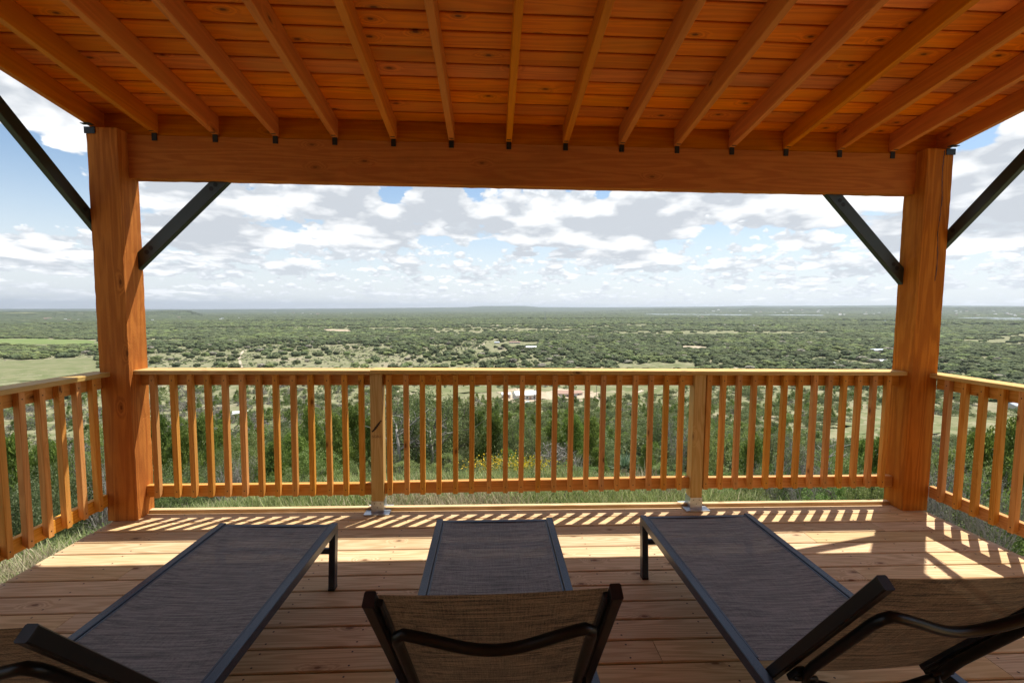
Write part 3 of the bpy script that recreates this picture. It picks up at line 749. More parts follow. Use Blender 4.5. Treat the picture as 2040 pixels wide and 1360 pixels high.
# ------------------------------------------------------------------ things on the land
sheet('water', [(1285, 625.2), (1330, 624.6), (1420, 625.6), (1500, 626.6), (1490, 628.2), (1400, 627.6), (1330, 627.2), (1290, 626.6)], M['water'], up=1.5)
sheet('water', [(1500, 627.0), (1580, 626.8), (1640, 627.6), (1638, 628.6), (1560, 628.4)], M['water'], up=1.5)
sheet('water', [(1935, 637), (1990, 635.5), (2060, 636), (2100, 641), (2040, 644), (1975, 641.5)], M['water'], up=1.5)
sheet('water', [(1752, 638.5), (1775, 638), (1802, 639), (1800, 641.5), (1765, 641)], M['water'], up=1.5)
sheet('water', [(1905, 633), (1960, 632.2), (2035, 633), (2030, 634.6), (1940, 634.4)], M['water'], up=1.5)
clear_px([(-80, 674), (60, 674), (195, 677), (192, 687), (-80, 688)]); sheet('field', [(-80, 675), (60, 675), (190, 678), (188, 686), (40, 686), (-80, 687)], M['field2'], up=.4)
clear_px([(-120, 735), (190, 735), (200, 762), (-120, 775)]); sheet('field', [(-120, 722), (60, 718), (192, 712), (205, 752), (-120, 768)], M['field'], up=.25)
clear_px([(-120, 722), (192, 712), (205, 752), (-120, 768)])
clear_px([(785, 771), (990, 768), (1000, 800), (840, 812)]); sheet('field', [(790, 771), (990, 768), (1005, 779), (860, 790)], M['field'], up=.3)
clear_px([(1160, 768), (1420, 767), (1330, 786), (1170, 790)]); sheet('field', [(1165, 769), (1420, 767), (1330, 784), (1180, 788)], M['field'], up=.3)
clear_px([(1640, 890), (1655, 850), (1720, 815), (1800, 812), (1860, 828), (2045, 838), (2045, 868), (1900, 880), (1760, 885), (1700, 892)])
sheet('field', [(1650, 885), (1665, 852), (1722, 820), (1800, 817), (1860, 832), (2045, 842), (2045, 864), (1900, 874), (1760, 880), (1700, 884)], M['field'], up=.12)
clear_px([(985, 778), (1190, 776), (1200, 800), (1000, 808)]); sheet('bare_soil', [(990, 775), (1100, 779), (1190, 778), (1200, 793), (1130, 800), (1020, 806), (1000, 795)], M['redsoil'], up=.3)
clear_px([(1355, 688), (1412, 690), (1410, 698), (1360, 697)]); sheet('bare_soil', [(1357, 689), (1395, 689.5), (1412, 693), (1408, 697.5), (1362, 696)], M['redsoil'], up=.4)
clear_px([(1230, 725), (1390, 724), (1390, 738), (1230, 738)]); sheet('field', [(1260, 729), (1370, 727), (1392, 735), (1260, 738)], M['field'], up=.3)
clear_px([(970, 682), (1070, 681), (1075, 690), (960, 692)]); clear_px([(640, 655), (700, 656), (700, 662), (645, 661)]); sheet('bare_soil', [(643, 656), (696, 657), (697, 661), (650, 660.5)], M['redsoil'], up=.5)
for q, w in (([(483, 739), (480, 725), (475, 712), (484, 700), (492, 696)], 3.5), ([(700, 661), (645, 657)], 4), ([(968, 683), (958, 688), (950, 693)], 5), ([(840, 690), (862, 697)], 4), ([(1205, 716), (1250, 714), (1310, 717), (1360, 719), (1400, 722)], 3), ([(980, 641), (990, 648), (996, 652)], 9),
             ([(1150, 797), (1200, 794), (1250, 785), (1285, 776), (1310, 771)], 3.2), ([(790, 779), (803, 790)], 3), ([(1000, 834), (1035, 832)], 2), ([(1330, 735), (1400, 731), (1480, 733)], 3), ([(540, 682), (640, 681), (760, 678), (840, 676)], 3)):
    ribbon('dirt_track', q, w, M['track'])
M['whiteroof'] = simple('white_metal_roof', (.74, .75, .76), .45, 0, 2, .08)
M['greyroof'] = simple('grey_metal_roof', (.42, .45, .50), .45, 0, 2, .1)
M['redroof'] = simple('red_tile_roof', (.34, .21, .155), .8, 0, 2, .2)
M['wallpaint'] = simple('pale_wall', (.52, .50, .46), .8, 0, 2, .15)
M['glass'] = simple('window_glass', (.03, .04, .05), .1)
def house(px, py, L, Wd, H, roof, label, name='farm_building', cat='building', rot=None, grp=None, detail=True):
    p = hit(px, py); clear_r = max(L, Wd)*.75
    CLEAR.append([(p.x+cos(t)*clear_r, p.y+sin(t)*clear_r*1.4) for t in np.linspace(0, 6.28, 9)[:-1]])
    rot = random.uniform(-.5, .5) if rot is None else rot
    T = Matrix.Translation(p+Vector((0, 0, -.3))) @ Matrix.Rotation(rot, 4, 'Z')
    root = bpy.data.objects.new(name, None); COL.objects.link(root); root.matrix_world = T; PM[root.name_full] = T; tag(root, label, cat, grp)
    w = MB(); w.box(-L/2, L/2, -Wd/2, Wd/2, 0, H); wo = w.build('wall', M['wallpaint'], root, T)
    r = MB(); e = .4; rh = Wd*.22; a, b = L/2+e, Wd/2+e
    V = [(-a, -b, H+.01), (a, -b, H+.01), (a, 0, H+rh), (-a, 0, H+rh), (-a, b, H+.01), (a, b, H+.01), (-a, -b, H-.15), (a, -b, H-.15), (-a, b, H-.15), (a, b, H-.15)]
    r.add(V, [(0, 1, 2, 3), (3, 2, 5, 4), (0, 3, 4, 8, 6), (1, 7, 9, 5, 2), (6, 7, 1, 0), (4, 5, 9, 8), (6, 8, 9, 7)]); r.build('roof', M[roof], root, T)
    if detail:
        for i in range(max(1, int(L/5))):
            xx = -L/2+L*(i+.5)/max(1, int(L/5)); o = MB(); o.box(xx-.6, xx+.6, -Wd/2-.03, -Wd/2+.02, 1.0, 2.2); o.build('window', M['glass'], root, T)
        o = MB(); o.box(L*.1, L*.1+1.4, -Wd/2-.04, -Wd/2+.02, 0, 2.2); o.build('door', M['redroof'], root, T)
    return root
house(1046, 793, 15, 9, 3.4, 'whiteroof', 'large white metal-roofed barn standing on the bare ground below the ridge', 'barn', 'barn', .25)
house(1122, 789, 14, 9, 3.2, 'redroof', 'low house with a dull red roof right of the white barn', 'farmhouse', 'house', -.1)
house(1148, 787, 8, 7, 2.8, 'redroof', 'small red-roofed outbuilding at the right end of the farm', 'farmhouse', 'house', .3)
house(1008, 790, 6, 5, 2.4, 'whiteroof', 'small white shed left of the large barn', 'shed', 'shed', .1)
house(479, 829, 6.5, 4.5, 2.3, 'whiteroof', 'grey shed with a white roof among the trees behind the left railing', 'shed', 'shed', .35)
house(1058, 694, 22, 9, 3.6, 'whiteroof', 'long white building among the oaks above the middle railing', 'farm_building', 'building', .1)
house(1025, 684, 26, 8, 3.5, 'redroof', 'low brown-roofed building beyond the light green meadow', 'farm_building', 'building', 0)
house(990, 684, 12, 8, 3, 'greyroof', 'grey building at the left end of the far farm row', 'farm_building', 'building', 0)
house(1653, 727, 13, 7, 3, 'whiteroof', 'white trailer-like house right of centre above the right railing', 'farmhouse', 'house', .1)
house(1757, 722, 20, 8, 3.2, 'whiteroof', 'long white-roofed house left of the right timber post', 'farmhouse', 'house', -.1)
house(1745, 701, 26, 12, 4, 'greyroof', 'broad grey-roofed house among trees near the right timber post', 'farmhouse', 'house', .1)
house(2020, 812, 12, 7, 2.8, 'greyroof', 'pale house beyond the field past the right side railing', 'farmhouse', 'house', .3)
house(1431, 719, 5, 5, 3, 'whiteroof', 'small white tank shed above the right railing, left one of two', 'shed', 'shed', 0)
house(1437, 719, 4, 4, 2.6, 'whiteroof', 'small white tank shed above the right railing, right one of two', 'shed', 'shed', 0)
house(1468, 724, 16, 8, 2.6, 'redroof', 'brown-roofed house in a patch of bare ground', 'farmhouse', 'house', .2)
# pickup truck and car at the farm
def vehicle(px, py, L, col, label, cat, pick):
    p = hit(px, py); T = Matrix.Translation(p+Vector((0, 0, .3))) @ Matrix.Rotation(.3, 4, 'Z')
    root = bpy.data.objects.new('parked_'+cat, None); COL.objects.link(root); root.matrix_world = T; PM[root.name_full] = T; tag(root, label, cat)
    sec = [(-L/2, .35), (-L/2, .95), (-L/2+.9, 1.05), (-L*.12, 1.65), (L*.12 if pick else L*.3, 1.65), (L*.17 if pick else L/2-.3, 1.05), (L/2, 1.0), (L/2, .35)]
    V = [(x_, -.9, z_) for x_, z_ in sec]+[(x_, .9, z_) for x_, z_ in sec]; n = len(sec)
    F = [tuple(range(n)), tuple(range(n, 2*n))[::-1]]+[(i, n+i, n+(i+1) % n, (i+1) % n) for i in range(n)]
    obj('body', mesh('body', V, F, simple(cat+'_paint', col, .3)), root, T)
    wnd = MB(); wnd.box(-L*.17, L*.1, -.92, .92, 1.12, 1.52); wnd.build('window', M['glass'], root, T)
    for sx in (-1, 1):
        for sy in (-1, 1):
            v, f = tube_data([(sx*L*.31, sy*.92, .34), (sx*L*.31, sy*.70, .34)], .34, 12); w = MB(); w.add(v, f); w.build('wheel', M['plastic'], root, T)
vehicle(1143, 792, 5.4, (.06, .08, .12), 'dark pickup truck parked beside the red-roofed house', 'truck', True)
vehicle(1050, 806, 4.5, (.65, .65, .65), 'pale car parked on the bare ground below the white barn', 'car', False)
# utility poles
for px, py, lb in ((322-8, 0, 0),):
    pass
def pole(px, py, h, label):
    p = hit(px, py); root = empty('utility_pole', p, label, 'utility pole', 'utility poles by the farm')
    timber('shaft', p, p+Vector((0, 0, h)), .28, .28, M['bark'], root); timber('crossarm', p+Vector((-1.1, 0, h-.6)), p+Vector((1.1, 0, h-.6)), .12, .14, M['bark'], root)
pole(1065, 812, 10, 'thin wooden utility pole right of the white barn'); pole(1188, 793, 10, 'wooden utility pole at the edge of the field right of the farm'); pole(1031, 775, 9, 'wooden utility pole behind the white barn')
pole(606, 818, 9, 'wooden utility pole among the scrub behind the left railing section')
# tower on the far plain
tp = hit(1086, 640); rt = empty('radio_mast', tp, 'thin pale radio mast standing on the far plain', 'mast')
for q in (-1, 1): timber('leg', tp+Vector((q*2, 0, 0)), tp+Vector((q*.3, 0, 75)), .9, .9, M['galv'], rt)
timber('leg', tp+Vector((0, 2.5, 0)), tp+Vector((0, .4, 75)), .9, .9, M['galv'], rt)
# villages: pale roofs far off, seen as specks
RANK = []
rv = random.Random(3); rows = [(60, 190, 634, 638, 8), (300, 500, 632, 645, 12), (520, 700, 623, 626, 8), (800, 900, 634, 640, 12), (900, 1120, 637, 643, 16), (1130, 1290, 633, 645, 12), (1290, 1420, 630, 642, 14), (1430, 1560, 640, 650, 8), (1380, 1660, 617, 624, 18), (1660, 1780, 622, 628, 10), (1900, 2040, 618, 630, 16)]
for (xa, xb, ya, yb, n) in rows:
    for i in range(n):
        px = rv.uniform(xa, xb); py = rv.uniform(ya, yb); d_ = (hit(px, py)-EYE).length; sc = d_/906*rv.uniform(2.0, 4.6)
        sc = min(sc, 60); rf = rv.choice(('whiteroof', 'whiteroof', 'greyroof', 'redroof'))
        p_ = 'left' if px < 700 else 'centre' if px < 1300 else 'right'
        lb = {'whiteroof': 'white-roofed', 'greyroof': 'grey-roofed', 'redroof': 'brown-roofed'}[rf]+' distant house'
        house(px, py, sc, sc*.5, max(3, sc*.2), rf, lb, 'distant_house', 'house', grp='pale houses of the distant villages', detail=False); RANK.append((COL.objects[-1].parent, px, py, lb, 'above'))
# ------------------------------------------------------------------ plant prototypes (height about 1, rooted at 0)
def leaf_arr(name, P, size, m, elong=1.6, updir=.3, seed=0, jit=.5):
    """quads of leaf size at the points P (n,3), randomly turned"""
    r = np.random.default_rng(seed); n = len(P)
    a = r.normal(size=(n, 3)); a[:, 2] += updir; a /= np.linalg.norm(a, axis=1)[:, None]
    b = r.normal(size=(n, 3)); b -= a*(a*b).sum(1)[:, None]; b /= np.linalg.norm(b, axis=1)[:, None]
    s = size*(1-jit/2+jit*r.random(n))[:, None]
    V = np.stack([P-a*s*elong*.5, P+b*s*.5, P+a*s*elong*.5, P-b*s*.5], 1).reshape(-1, 3)
    me = bpy.data.meshes.new(name); me.vertices.add(4*n); me.vertices.foreach_set('co', V.ravel())
    me.loops.add(4*n); me.loops.foreach_set('vertex_index', np.arange(4*n, dtype=np.int32))
    me.polygons.add(n); me.polygons.foreach_set('loop_start', np.arange(0, 4*n, 4, dtype=np.int32))
    me.update(calc_edges=True); me.materials.append(m); return me
def clumps(kind, K, seed):
    r = np.random.default_rng(seed); C = []
    while len(C) < K:
        u = r.normal(size=3); u /= np.linalg.norm(u); q = r.random()**.4
        if kind == 'juniper':
            z = r.random(); w = .42*(1-z)**.55*(.5+.5*min(1, z/.15)); a = r.random()*2*pi; k = q
            C.append((cos(a)*w*k, sin(a)*w*k, .06+.9*z, .085+.03*r.random()))
        elif kind == 'oak':
            C.append((u[0]*.48*q, u[1]*.48*q, .60+u[2]*.36*q, .10+.05*r.random()))
        elif kind == 'bush':
            z = abs(u[2]); C.append((u[0]*.5*q, u[1]*.5*q, .12+.75*z*q, .09+.05*r.random()))
        else:
            z = .15+.8*r.random(); w = .15+.38*z; a = r.random()*2*pi; C.append((cos(a)*w*q, sin(a)*w*q, z, .07+.05*r.random()))
    return np.array(C)
def crown_points(C, n, seed, shell=.75):
    r = np.random.default_rng(seed); k = r.integers(0, len(C), n); u = r.normal(size=(n, 3)); u /= np.linalg.norm(u, axis=1)[:, None]
    q = (shell+(1-shell)*r.random(n))*np.where(r.random(n) < .12, 1.35, 1)
    return C[k, :3]+u*(C[k, 3]*q)[:, None]*np.array([1, 1, .85])
def branch_mesh(name, C, m, seed, nb=9, tr=.035, base=.0, fork=.25, twigs=0):
    r = random.Random(seed); V = []; F = []
    def add(pts, rad, n=5):
        v, f = tube_data(pts, rad, n); o = len(V); V.extend(tuple(x) for x in v); F.extend(tuple(i+o for i in g_) for g_ in f)
    top = Vector((r.uniform(-.04, .04), r.uniform(-.04, .04), fork))
    add([(0, 0, -.08), (top.x*.3, top.y*.3, fork*.5), top], [tr*1.35, tr, tr*.8], 7)
    for i in range(nb):
        c = Vector(C[r.randrange(len(C))][:3]); mid = top.lerp(c, .5)+Vector((r.uniform(-.06, .06), r.uniform(-.06, .06), r.uniform(-.03, .08)))
        add([top, top.lerp(mid, .5)+Vector((r.uniform(-.03, .03), r.uniform(-.03, .03), .0)), mid, c], [tr*.6, tr*.45, tr*.3, tr*.08])
        for j in range(twigs):
            e = c+Vector((r.gauss(0, .12), r.gauss(0, .12), r.uniform(-.03, .16))); q = mid.lerp(c, r.random())
            add([q, q.lerp(e, .5)+Vector((r.gauss(0, .02), r.gauss(0, .02), r.gauss(0, .02))), e], [tr*.16, tr*.10, tr*.03], 3)
    return mesh(name, V, F, m, True)
def proto(kind, m, K, n, size, seed, bark='bark', elong=1.7, nb=9, tr=.03, fork=.2, twigs=0, shell=.7, upd=.3):
    C = clumps(kind, K, seed)
    return (leaf_arr('crown', crown_points(C, n, seed+1, shell), size, M[m], elong, upd, seed+2), branch_mesh('trunk', C, M[bark], seed, nb, tr, 0, fork, twigs))
NEAR = {
 'juniper': [proto('juniper', 'juniper', 70, 13000, .0125, 10+i, elong=2.6, upd=1.2) for i in range(2)],
 'oak': [proto('oak', 'oak', 46, 11000, .0125, 20, nb=14, tr=.035, fork=.22, twigs=4, shell=.4), proto('oak', 'oak', 60, 12000, .0125, 21, nb=12, twigs=2)],
 'bush': [proto('bush', 'bluegreen', 50, 10000, .0135, 30+i, nb=10, tr=.015, fork=.08, twigs=2) for i in range(2)],
 'pale': [proto('open', 'mesquite', 46, 7000, .0125, 40+i, nb=16, tr=.018, fork=.1, twigs=4, shell=.3) for i in range(2)],
 'bright': [proto('bush', 'bright', 46, 9000, .016, 50+i, nb=8, tr=.012, fork=.06, twigs=1, shell=.5) for i in range(2)],
 'brush': [proto('open', 'greybrush', 46, 1500, .010, 60+i, 'deadwood', nb=42, tr=.012, fork=.05, twigs=9, shell=.2) for i in range(2)],
}
MID = {
 'juniper': [proto('juniper', 'juniper', 40, 1500, .034, 110+i, nb=3) for i in range(2)],
 'oak': [proto('oak', 'oak', 36, 1700, .034, 120+i, nb=5) for i in range(3)],
 'bush': [proto('bush', 'bluegreen', 30, 1300, .038, 130+i, nb=3) for i in range(2)],
 'pale': [proto('open', 'mesquite', 30, 1000, .036, 140+i, nb=4, shell=.3) for i in range(2)],
 'brush': [proto('bush', 'greybrush', 30, 1000, .034, 150+i, 'deadwood', nb=10, tr=.012, twigs=3, shell=.3) for i in range(2)],
}
def far_crown(seed, m, flat=.8):
    bm = bmesh.new(); bmesh.ops.create_icosphere(bm, subdivisions=3, radius=1)
    from mathutils import noise as mn
    for v in bm.verts:
        p = v.co.copy(); k = 1+.34*(mn.noise(p*1.7+Vector((seed*5., 0, 0))))+.22*mn.noise(p*4.2+Vector((0, seed*3., 0)))+.10*mn.noise(p*9+Vector((0, 0, seed)))
        v.co = Vector((p.x*.5*k, p.y*.5*k, max(-.02, .42+p.z*.5*k*flat)))
    me = bpy.data.meshes.new('crown'); bm.to_mesh(me); bm.free(); me.materials.append(M[m]); return me
FAR = {'oak': [far_crown(i, 'far_oak') for i in range(4)], 'green': [far_crown(10+i, 'far_green', .7) for i in range(3)], 'grey': [far_crown(20+i, 'far_grey', .6) for i in range(2)]}
stem = branch_mesh('trunk', np.array([(.2, 0, .5, .1), (-.2, .1, .5, .1), (0, -.2, .55, .1)]), M['bark'], 3, 4, .05, 0, .25)

def thing(name, label, cat, p, sx, sz, rot, crown, trunk, group):
    r = bpy.data.objects.new(name, None); COL.objects.link(r); r.location = p; r.rotation_euler = (0, 0, rot); r.scale = (sx, sx, sz)
    tag(r, label, cat, group)
    for nm, me in (('crown', crown), ('trunk', trunk)):
        if me is None: continue
        o = bpy.data.objects.new(nm, me); COL.objects.link(o); o.parent = r
    return r
def at_dist(px, dist):
    """ground point at this bearing and distance from the camera"""
    d = pdir(px, 900); d.z = 0; d.normalize(); q = EYE+d*dist; return Vector((q.x, q.y, hgt(q.x, q.y)))
BAYX = BX+BX2+BX3
ORD = ['first', 'second', 'third', 'fourth', 'fifth', 'sixth', 'seventh', 'eighth', 'ninth', 'tenth', 'eleventh', 'twelfth', 'thirteenth', 'fourteenth', 'fifteenth', 'sixteenth', 'seventeenth', 'eighteenth', 'nineteenth', 'twentieth']
def bay(px):
    """words for where a bearing passes the railing"""
    if px < 215: return 'beyond the left side railing, %s' % ('near the left edge of the photo' if px < 70 else 'in its middle gaps' if px < 150 else 'by the left timber post')
    if px > 1855: return 'beyond the right side railing, %s' % ('near the right edge of the photo' if px > 1980 else 'in its middle gaps' if px > 1920 else 'by the right timber post')
    d = pdir(px, 860); t = (YB-EYE.y)/d.y; X = EYE.x+d.x*t
    for nm, xs in (('left', BX), ('middle', BX2), ('right', BX3)):
        if X < xs[-1]+.1 or nm == 'right':
            k = sum(1 for v in xs if v < X); return 'seen past the %s baluster of the %s railing section' % (ORD[max(0, k-1)], nm)
KL = {'juniper': ('juniper', 'dark green juniper', 'juniper'), 'oak': ('live_oak', 'small gnarled live oak', 'tree'), 'bush': ('leafy_bush', 'dusky blue-green bush', 'bush'),
      'pale': ('pale_shrub', 'loose pale yellow-green shrub', 'shrub'), 'bright': ('bright_bush', 'low bright green bush', 'bush'), 'brush': ('dry_brush', 'tangle of bare grey dry brush', 'brush')}
# px centre, px top, distance from the camera (m), width (m), kind, extra words
PLANTS = [
 (842, 772, 12.5, 2.3, 'oak', 0), (905, 800, 14, 1.7, 'oak', 1), (775, 800, 15, 1.1, 'brush', 0),
 (322, 833, 15, 1.6, 'juniper', 0), (365, 852, 14, 1.3, 'juniper', 1), (400, 838, 17, 1.6, 'juniper', 0), (440, 850, 19, 1.6, 'juniper', 1), (335, 905, 10.5, 1.0, 'bush', 0), (395, 912, 10.3, .95, 'bush', 1),
 (420, 895, 11.5, .9, 'pale', 0), (470, 870, 12.5, 1.2, 'pale', 1), (505, 862, 14, 1.3, 'pale', 0), (452, 925, 10, .7, 'brush', 1), (487, 905, 10.8, .6, 'brush', 0),
 (545, 880, 10.5, 1.1, 'juniper', 0), (585, 862, 11.5, 1.25, 'juniper', 1), (625, 872, 10.6, 1.2, 'bright', 0), (668, 828, 13, 1.5, 'juniper', 0), (700, 812, 15, 1.6, 'juniper', 1), (655, 920, 10, .9, 'juniper', 1), (560, 830, 17, 1.4, 'bush', 1), (620, 815, 19, 1.6, 'juniper', 0),
 (740, 830, 13, 1.2, 'juniper', 1), (350, 935, 9.0, .8, 'pale', 1), (520, 925, 9.2, .8, 'bright', 1), (600, 930, 9.0, .9, 'pale', 0), (690, 935, 8.8, .8, 'pale', 1), (800, 935, 8.8, .9, 'pale', 0), (1130, 935, 8.8, .8, 'pale', 1), (1190, 930, 9.0, .8, 'bright', 0), (1330, 925, 9.0, .8, 'pale', 0), (1385, 930, 8.8, .7, 'bright', 1), (1510, 935, 8.8, .8, 'pale', 1), (1655, 935, 8.8, .8, 'bright', 0), (1740, 935, 8.8, .8, 'pale', 1), (715, 905, 10.4, .9, 'pale', 1), (775, 900, 11, 1.2, 'bush', 0), (880, 905, 9.6, .9, 'pale', 0), (925, 880, 11, .9, 'bush', 1),
 (950, 822, 15, 1.3, 'juniper', 0), (985, 825, 14.5, 1.4, 'juniper', 1), (1025, 838, 14, 1.2, 'oak', 1), (1062, 850, 13, 1.1, 'oak', 0), (1100, 838, 15, 1.4, 'juniper', 0), (1140, 826, 15, 1.5, 'juniper', 1), (1180, 835, 14, 1.2, 'juniper', 0), (1010, 890, 11.5, .9, 'juniper', 1),
 (1098, 884, 10.8, .95, 'brush', 0), (1150, 905, 10.3, .8, 'brush', 1), (1190, 890, 11.5, .8, 'juniper', 1), (1210, 850, 14, 1.1, 'bush', 0),
 (1289, 886, 11.5, .75, 'juniper', 0), (1330, 880, 12, .9, 'bush', 1), (1345, 830, 17, 1.4, 'brush', 0), (1260, 832, 19, 1.7, 'bush', 0), (1310, 815, 24, 2.2, 'oak', 0),
 (1437, 832, 13, 1.3, 'pale', 0), (1405, 850, 13.5, 1.0, 'pale', 1), (1420, 915, 9.4, 1.0, 'bright', 1), (1462, 925, 9.0, .8, 'bright', 0), (1500, 868, 11.5, 1.1, 'juniper', 1), (1545, 862, 12.5, 1.2, 'oak', 0), (1570, 885, 11.5, .6, 'bright', 1),
 (1600, 872, 12, 1.0, 'brush', 1), (1640, 875, 12.5, 1.0, 'brush', 0), (1668, 895, 11.2, .8, 'pale', 1), (1700, 915, 10, .8, 'pale', 0), (1722, 880, 12, .7, 'juniper', 0), (1756, 868, 11.5, .9, 'juniper', 1), (1540, 920, 9.8, .8, 'brush', 0), (1610, 930, 9.5, .8, 'brush', 1),
 (1880, 872, 13, 1.0, 'brush', 0), (1910, 880, 12, .9, 'pale', 1), (1945, 868, 12.5, 1.2, 'juniper', 0), (1988, 858, 13, 1.1, 'juniper', 1), (2030, 842, 12.5, 1.4, 'juniper', 0), (2010, 900, 10, 1.1, 'bright', 1), (1965, 915, 9.8, .8, 'bright', 0), (2075, 870, 11, 1.3, 'juniper', 1), (1930, 945, 9.2, .7, 'brush', 1), (1870, 925, 9.8, .7, 'brush', 0), (1995, 950, 8.6, .7, 'brush', 0),
 (25, 875, 13, 1.3, 'juniper', 0), (-30, 860, 13, 1.6, 'juniper', 1), (75, 912, 10.5, 1.2, 'bush', 0), (95, 880, 12.5, 1.1, 'juniper', 1), (130, 905, 11, 1.1, 'bush', 1), (15, 925, 10, 1.1, 'bush', 1), (170, 895, 11.5, .9, 'oak', 0), (160, 855, 14, 1.0, 'pale', 0), (195, 925, 10.5, .7, 'brush', 1),
 (240, 860, 14, 1.4, 'juniper', 0), (270, 900, 11, 1.0, 'bush', 1), (1800, 880, 12, 1.2, 'juniper', 1), (1830, 900, 11, .9, 'brush', 0),
]
NEARL = {}; NEARO = []
for (px, ty, dist, wd, kind, v) in PLANTS:
    p = at_dist(px, dist); d = pdir(px, ty); ztop = EYE.z+d.z*dist/sqrt(d.x**2+d.y**2)
    h = max(.5, ztop-p.z)*1.04
    crown, trunk = NEAR[kind][v % 2]
    nm, lb, cat = KL[kind]
    tagw = 'tall' if h > 1.9 else 'low' if h < 1.1 else 'mid-height'
    lab = ' '.join(('%s %s %s' % (tagw, lb.replace('low ', ''), bay(px))).split()[:16])
    NEARL.setdefault(lab, []).append((px, dist)); NEARO.append((lab, px))
    ot_ = thing(nm, lab, cat, p-Vector((0, 0, .05)), max(wd, h*.55)*1.05, h, random.uniform(0, 6.28), crown, trunk, KL[kind][0].replace('_', ' ')+' growing close below the deck'); NEARO[-1] += (ot_,)

for lab, px, o_ in NEARO:
    g_ = sorted(NEARL[lab])
    if len(g_) > 1:
        i = [q[0] for q in g_].index(px); w_ = lab.replace('mid-height ', '').replace('growing ', '').split()
        side = 'leftmost' if i == 0 else 'rightmost' if i == len(g_)-1 else 'middle'
        o_['label'] = ' '.join(w_[:14])+', %s one' % side
# dead, bare-branched limbs of the oak left of centre
def bare_tree(px, ty, dist, label, seed):
    p = at_dist(px, dist); d = pdir(px, ty); h = EYE.z+d.z*dist/sqrt(d.x**2+d.y**2)-p.z
    r = random.Random(seed); root = empty('bare_tree', p, label, 'dead tree')
    mbt = MB()
    v, f = tube_data([(0, 0, -.1), (.04, 0, h*.3), (-.03, .02, h*.55)], [.05, .04, .03], 7); mbt.add([Vector(a)+p for a in v], f); mbt.build('trunk', M['deadwood'], root, None, True)
    for i in range(7):
        st_ = Vector((0, 0, h*r.uniform(.25, .55))); a = r.uniform(0, 6.28); L = h*r.uniform(.3, .55); pts = [st_]; dr_ = Vector((cos(a), sin(a)*.6, r.uniform(.5, 1.6))).normalized()
        for k in range(5):
            dr_ = (dr_+Vector((r.gauss(0, .28), r.gauss(0, .28), r.gauss(.05, .2)))).normalized(); pts.append(pts[-1]+dr_*L/5)
        b = MB(); v, f = tube_data(pts, [.022, .018, .014, .010, .006, .003], 6); b.add([Vector(a_)+p for a_ in v], f)
        for k in (2, 3, 4):
            for q in range(2):
                e = pts[k]+Vector((r.gauss(0, .16), r.gauss(0, .1), r.uniform(0, .22))); v, f = tube_data([pts[k], pts[k].lerp(e, .5)+Vector((0, .01, .02)), e], [.008, .006, .002], 4); b.add([Vector(a_)+p for a_ in v], f)
        b.build('branch', M['deadwood'], root, None, True)
bare_tree(792, 765, 11.6, 'bare grey dead tree with crooked limbs beside the gnarled oak', 4)
bare_tree(858, 775, 12.0, 'grey leafless limbs rising above the oak crown behind the middle railing', 9)
bare_tree(1665, 865, 11.0, 'thin leafless sapling leaning before the grassy clearing at right', 14)
bare_tree(1103, 870, 10.4, 'small dead bush with arching bare stems above the dry brush', 23)

# yucca on its shaggy trunk
def yucca(px, dist, label):
    p = at_dist(px, dist); root = empty('yucca', p, label, 'yucca')
    tr = MB(); v, f = tube_data([(0, 0, -.05), (.01, 0, .25), (0, 0, .48)], [.06, .055, .05], 8); tr.add([Vector(a)+p for a in v], f); tr.build('trunk', M['deadleaf'], root)
    r = random.Random(5)
    def blade(a, el, L, w, z0, droop, mt, nm):
        mb = MB(); dr_ = Vector((cos(a)*cos(el), sin(a)*cos(el), sin(el))); sdv = Vector((-sin(a), cos(a), 0)); q = Vector((0, 0, z0)); V = []
        for k in range(5):
            t = k/4; ww = w*(1-t)**.7*.5+.0008; c = q+dr_*L*t+Vector((0, 0, -droop*t*t)); V += [c-sdv*ww, c+Vector((0, 0, -ww*.5)), c+sdv*ww]
        F = []
        for k in range(4): F += [(k*3, k*3+1, k*3+4, k*3+3), (k*3+1, k*3+2, k*3+5, k*3+4)]
        mb.add([Vector(x)+p for x in V], F); mb.build(nm, M[mt], root)
    for i in range(64):
        blade(r.uniform(0, 6.28), radians(r.choice((r.uniform(50, 88), r.uniform(5, 60)))), r.uniform(.30, .42), .024, .47, .02, 'yucca', 'leaf')
    for i in range(46):
        blade(r.uniform(0, 6.28), radians(r.uniform(-75, -15)), r.uniform(.22, .36), .022, r.uniform(.25, .46), .05, 'deadleaf', 'dead_leaf')
yucca(1244, 9.3, 'spiky blue-green yucca on a shaggy pale trunk behind the middle railing section')

# prickly pears left of the deck
def pear(px, py, label, n, s):
    p = hit(px, py); root = empty('prickly_pear', p, label, 'cactus', 'prickly pears beside the deck')
    r = random.Random(px); base = [(Vector((0, 0, 0)), 0)]
    for i in range(n):
        c, lv = r.choice(base[-5:]) ; a = r.uniform(0, 6.28); up = Vector((cos(a)*.6, sin(a)*.6, 1)).normalized()
        cc = c+up*s*.5
        bm = bmesh.new(); bmesh.ops.create_uvsphere(bm, u_segments=10, v_segments=7, radius=.5)
        me = bpy.data.meshes.new('pad'); bm.to_mesh(me); bm.free(); me.materials.append(M['pad'])
        for pl_ in me.polygons: pl_.use_smooth = True
        mw = Matrix.Translation(p+cc) @ up.to_track_quat('Z', 'Y').to_matrix().to_4x4() @ Matrix.Rotation(a, 4, 'Z') @ Matrix.Diagonal((s*.75, s*.2, s, 1))
        obj('pad', me, root, mw); base.append((c+up*s*.85, lv+1))
pear(42, 1003, 'prickly pear cactus in the grass beyond the left side railing', 11, .16)
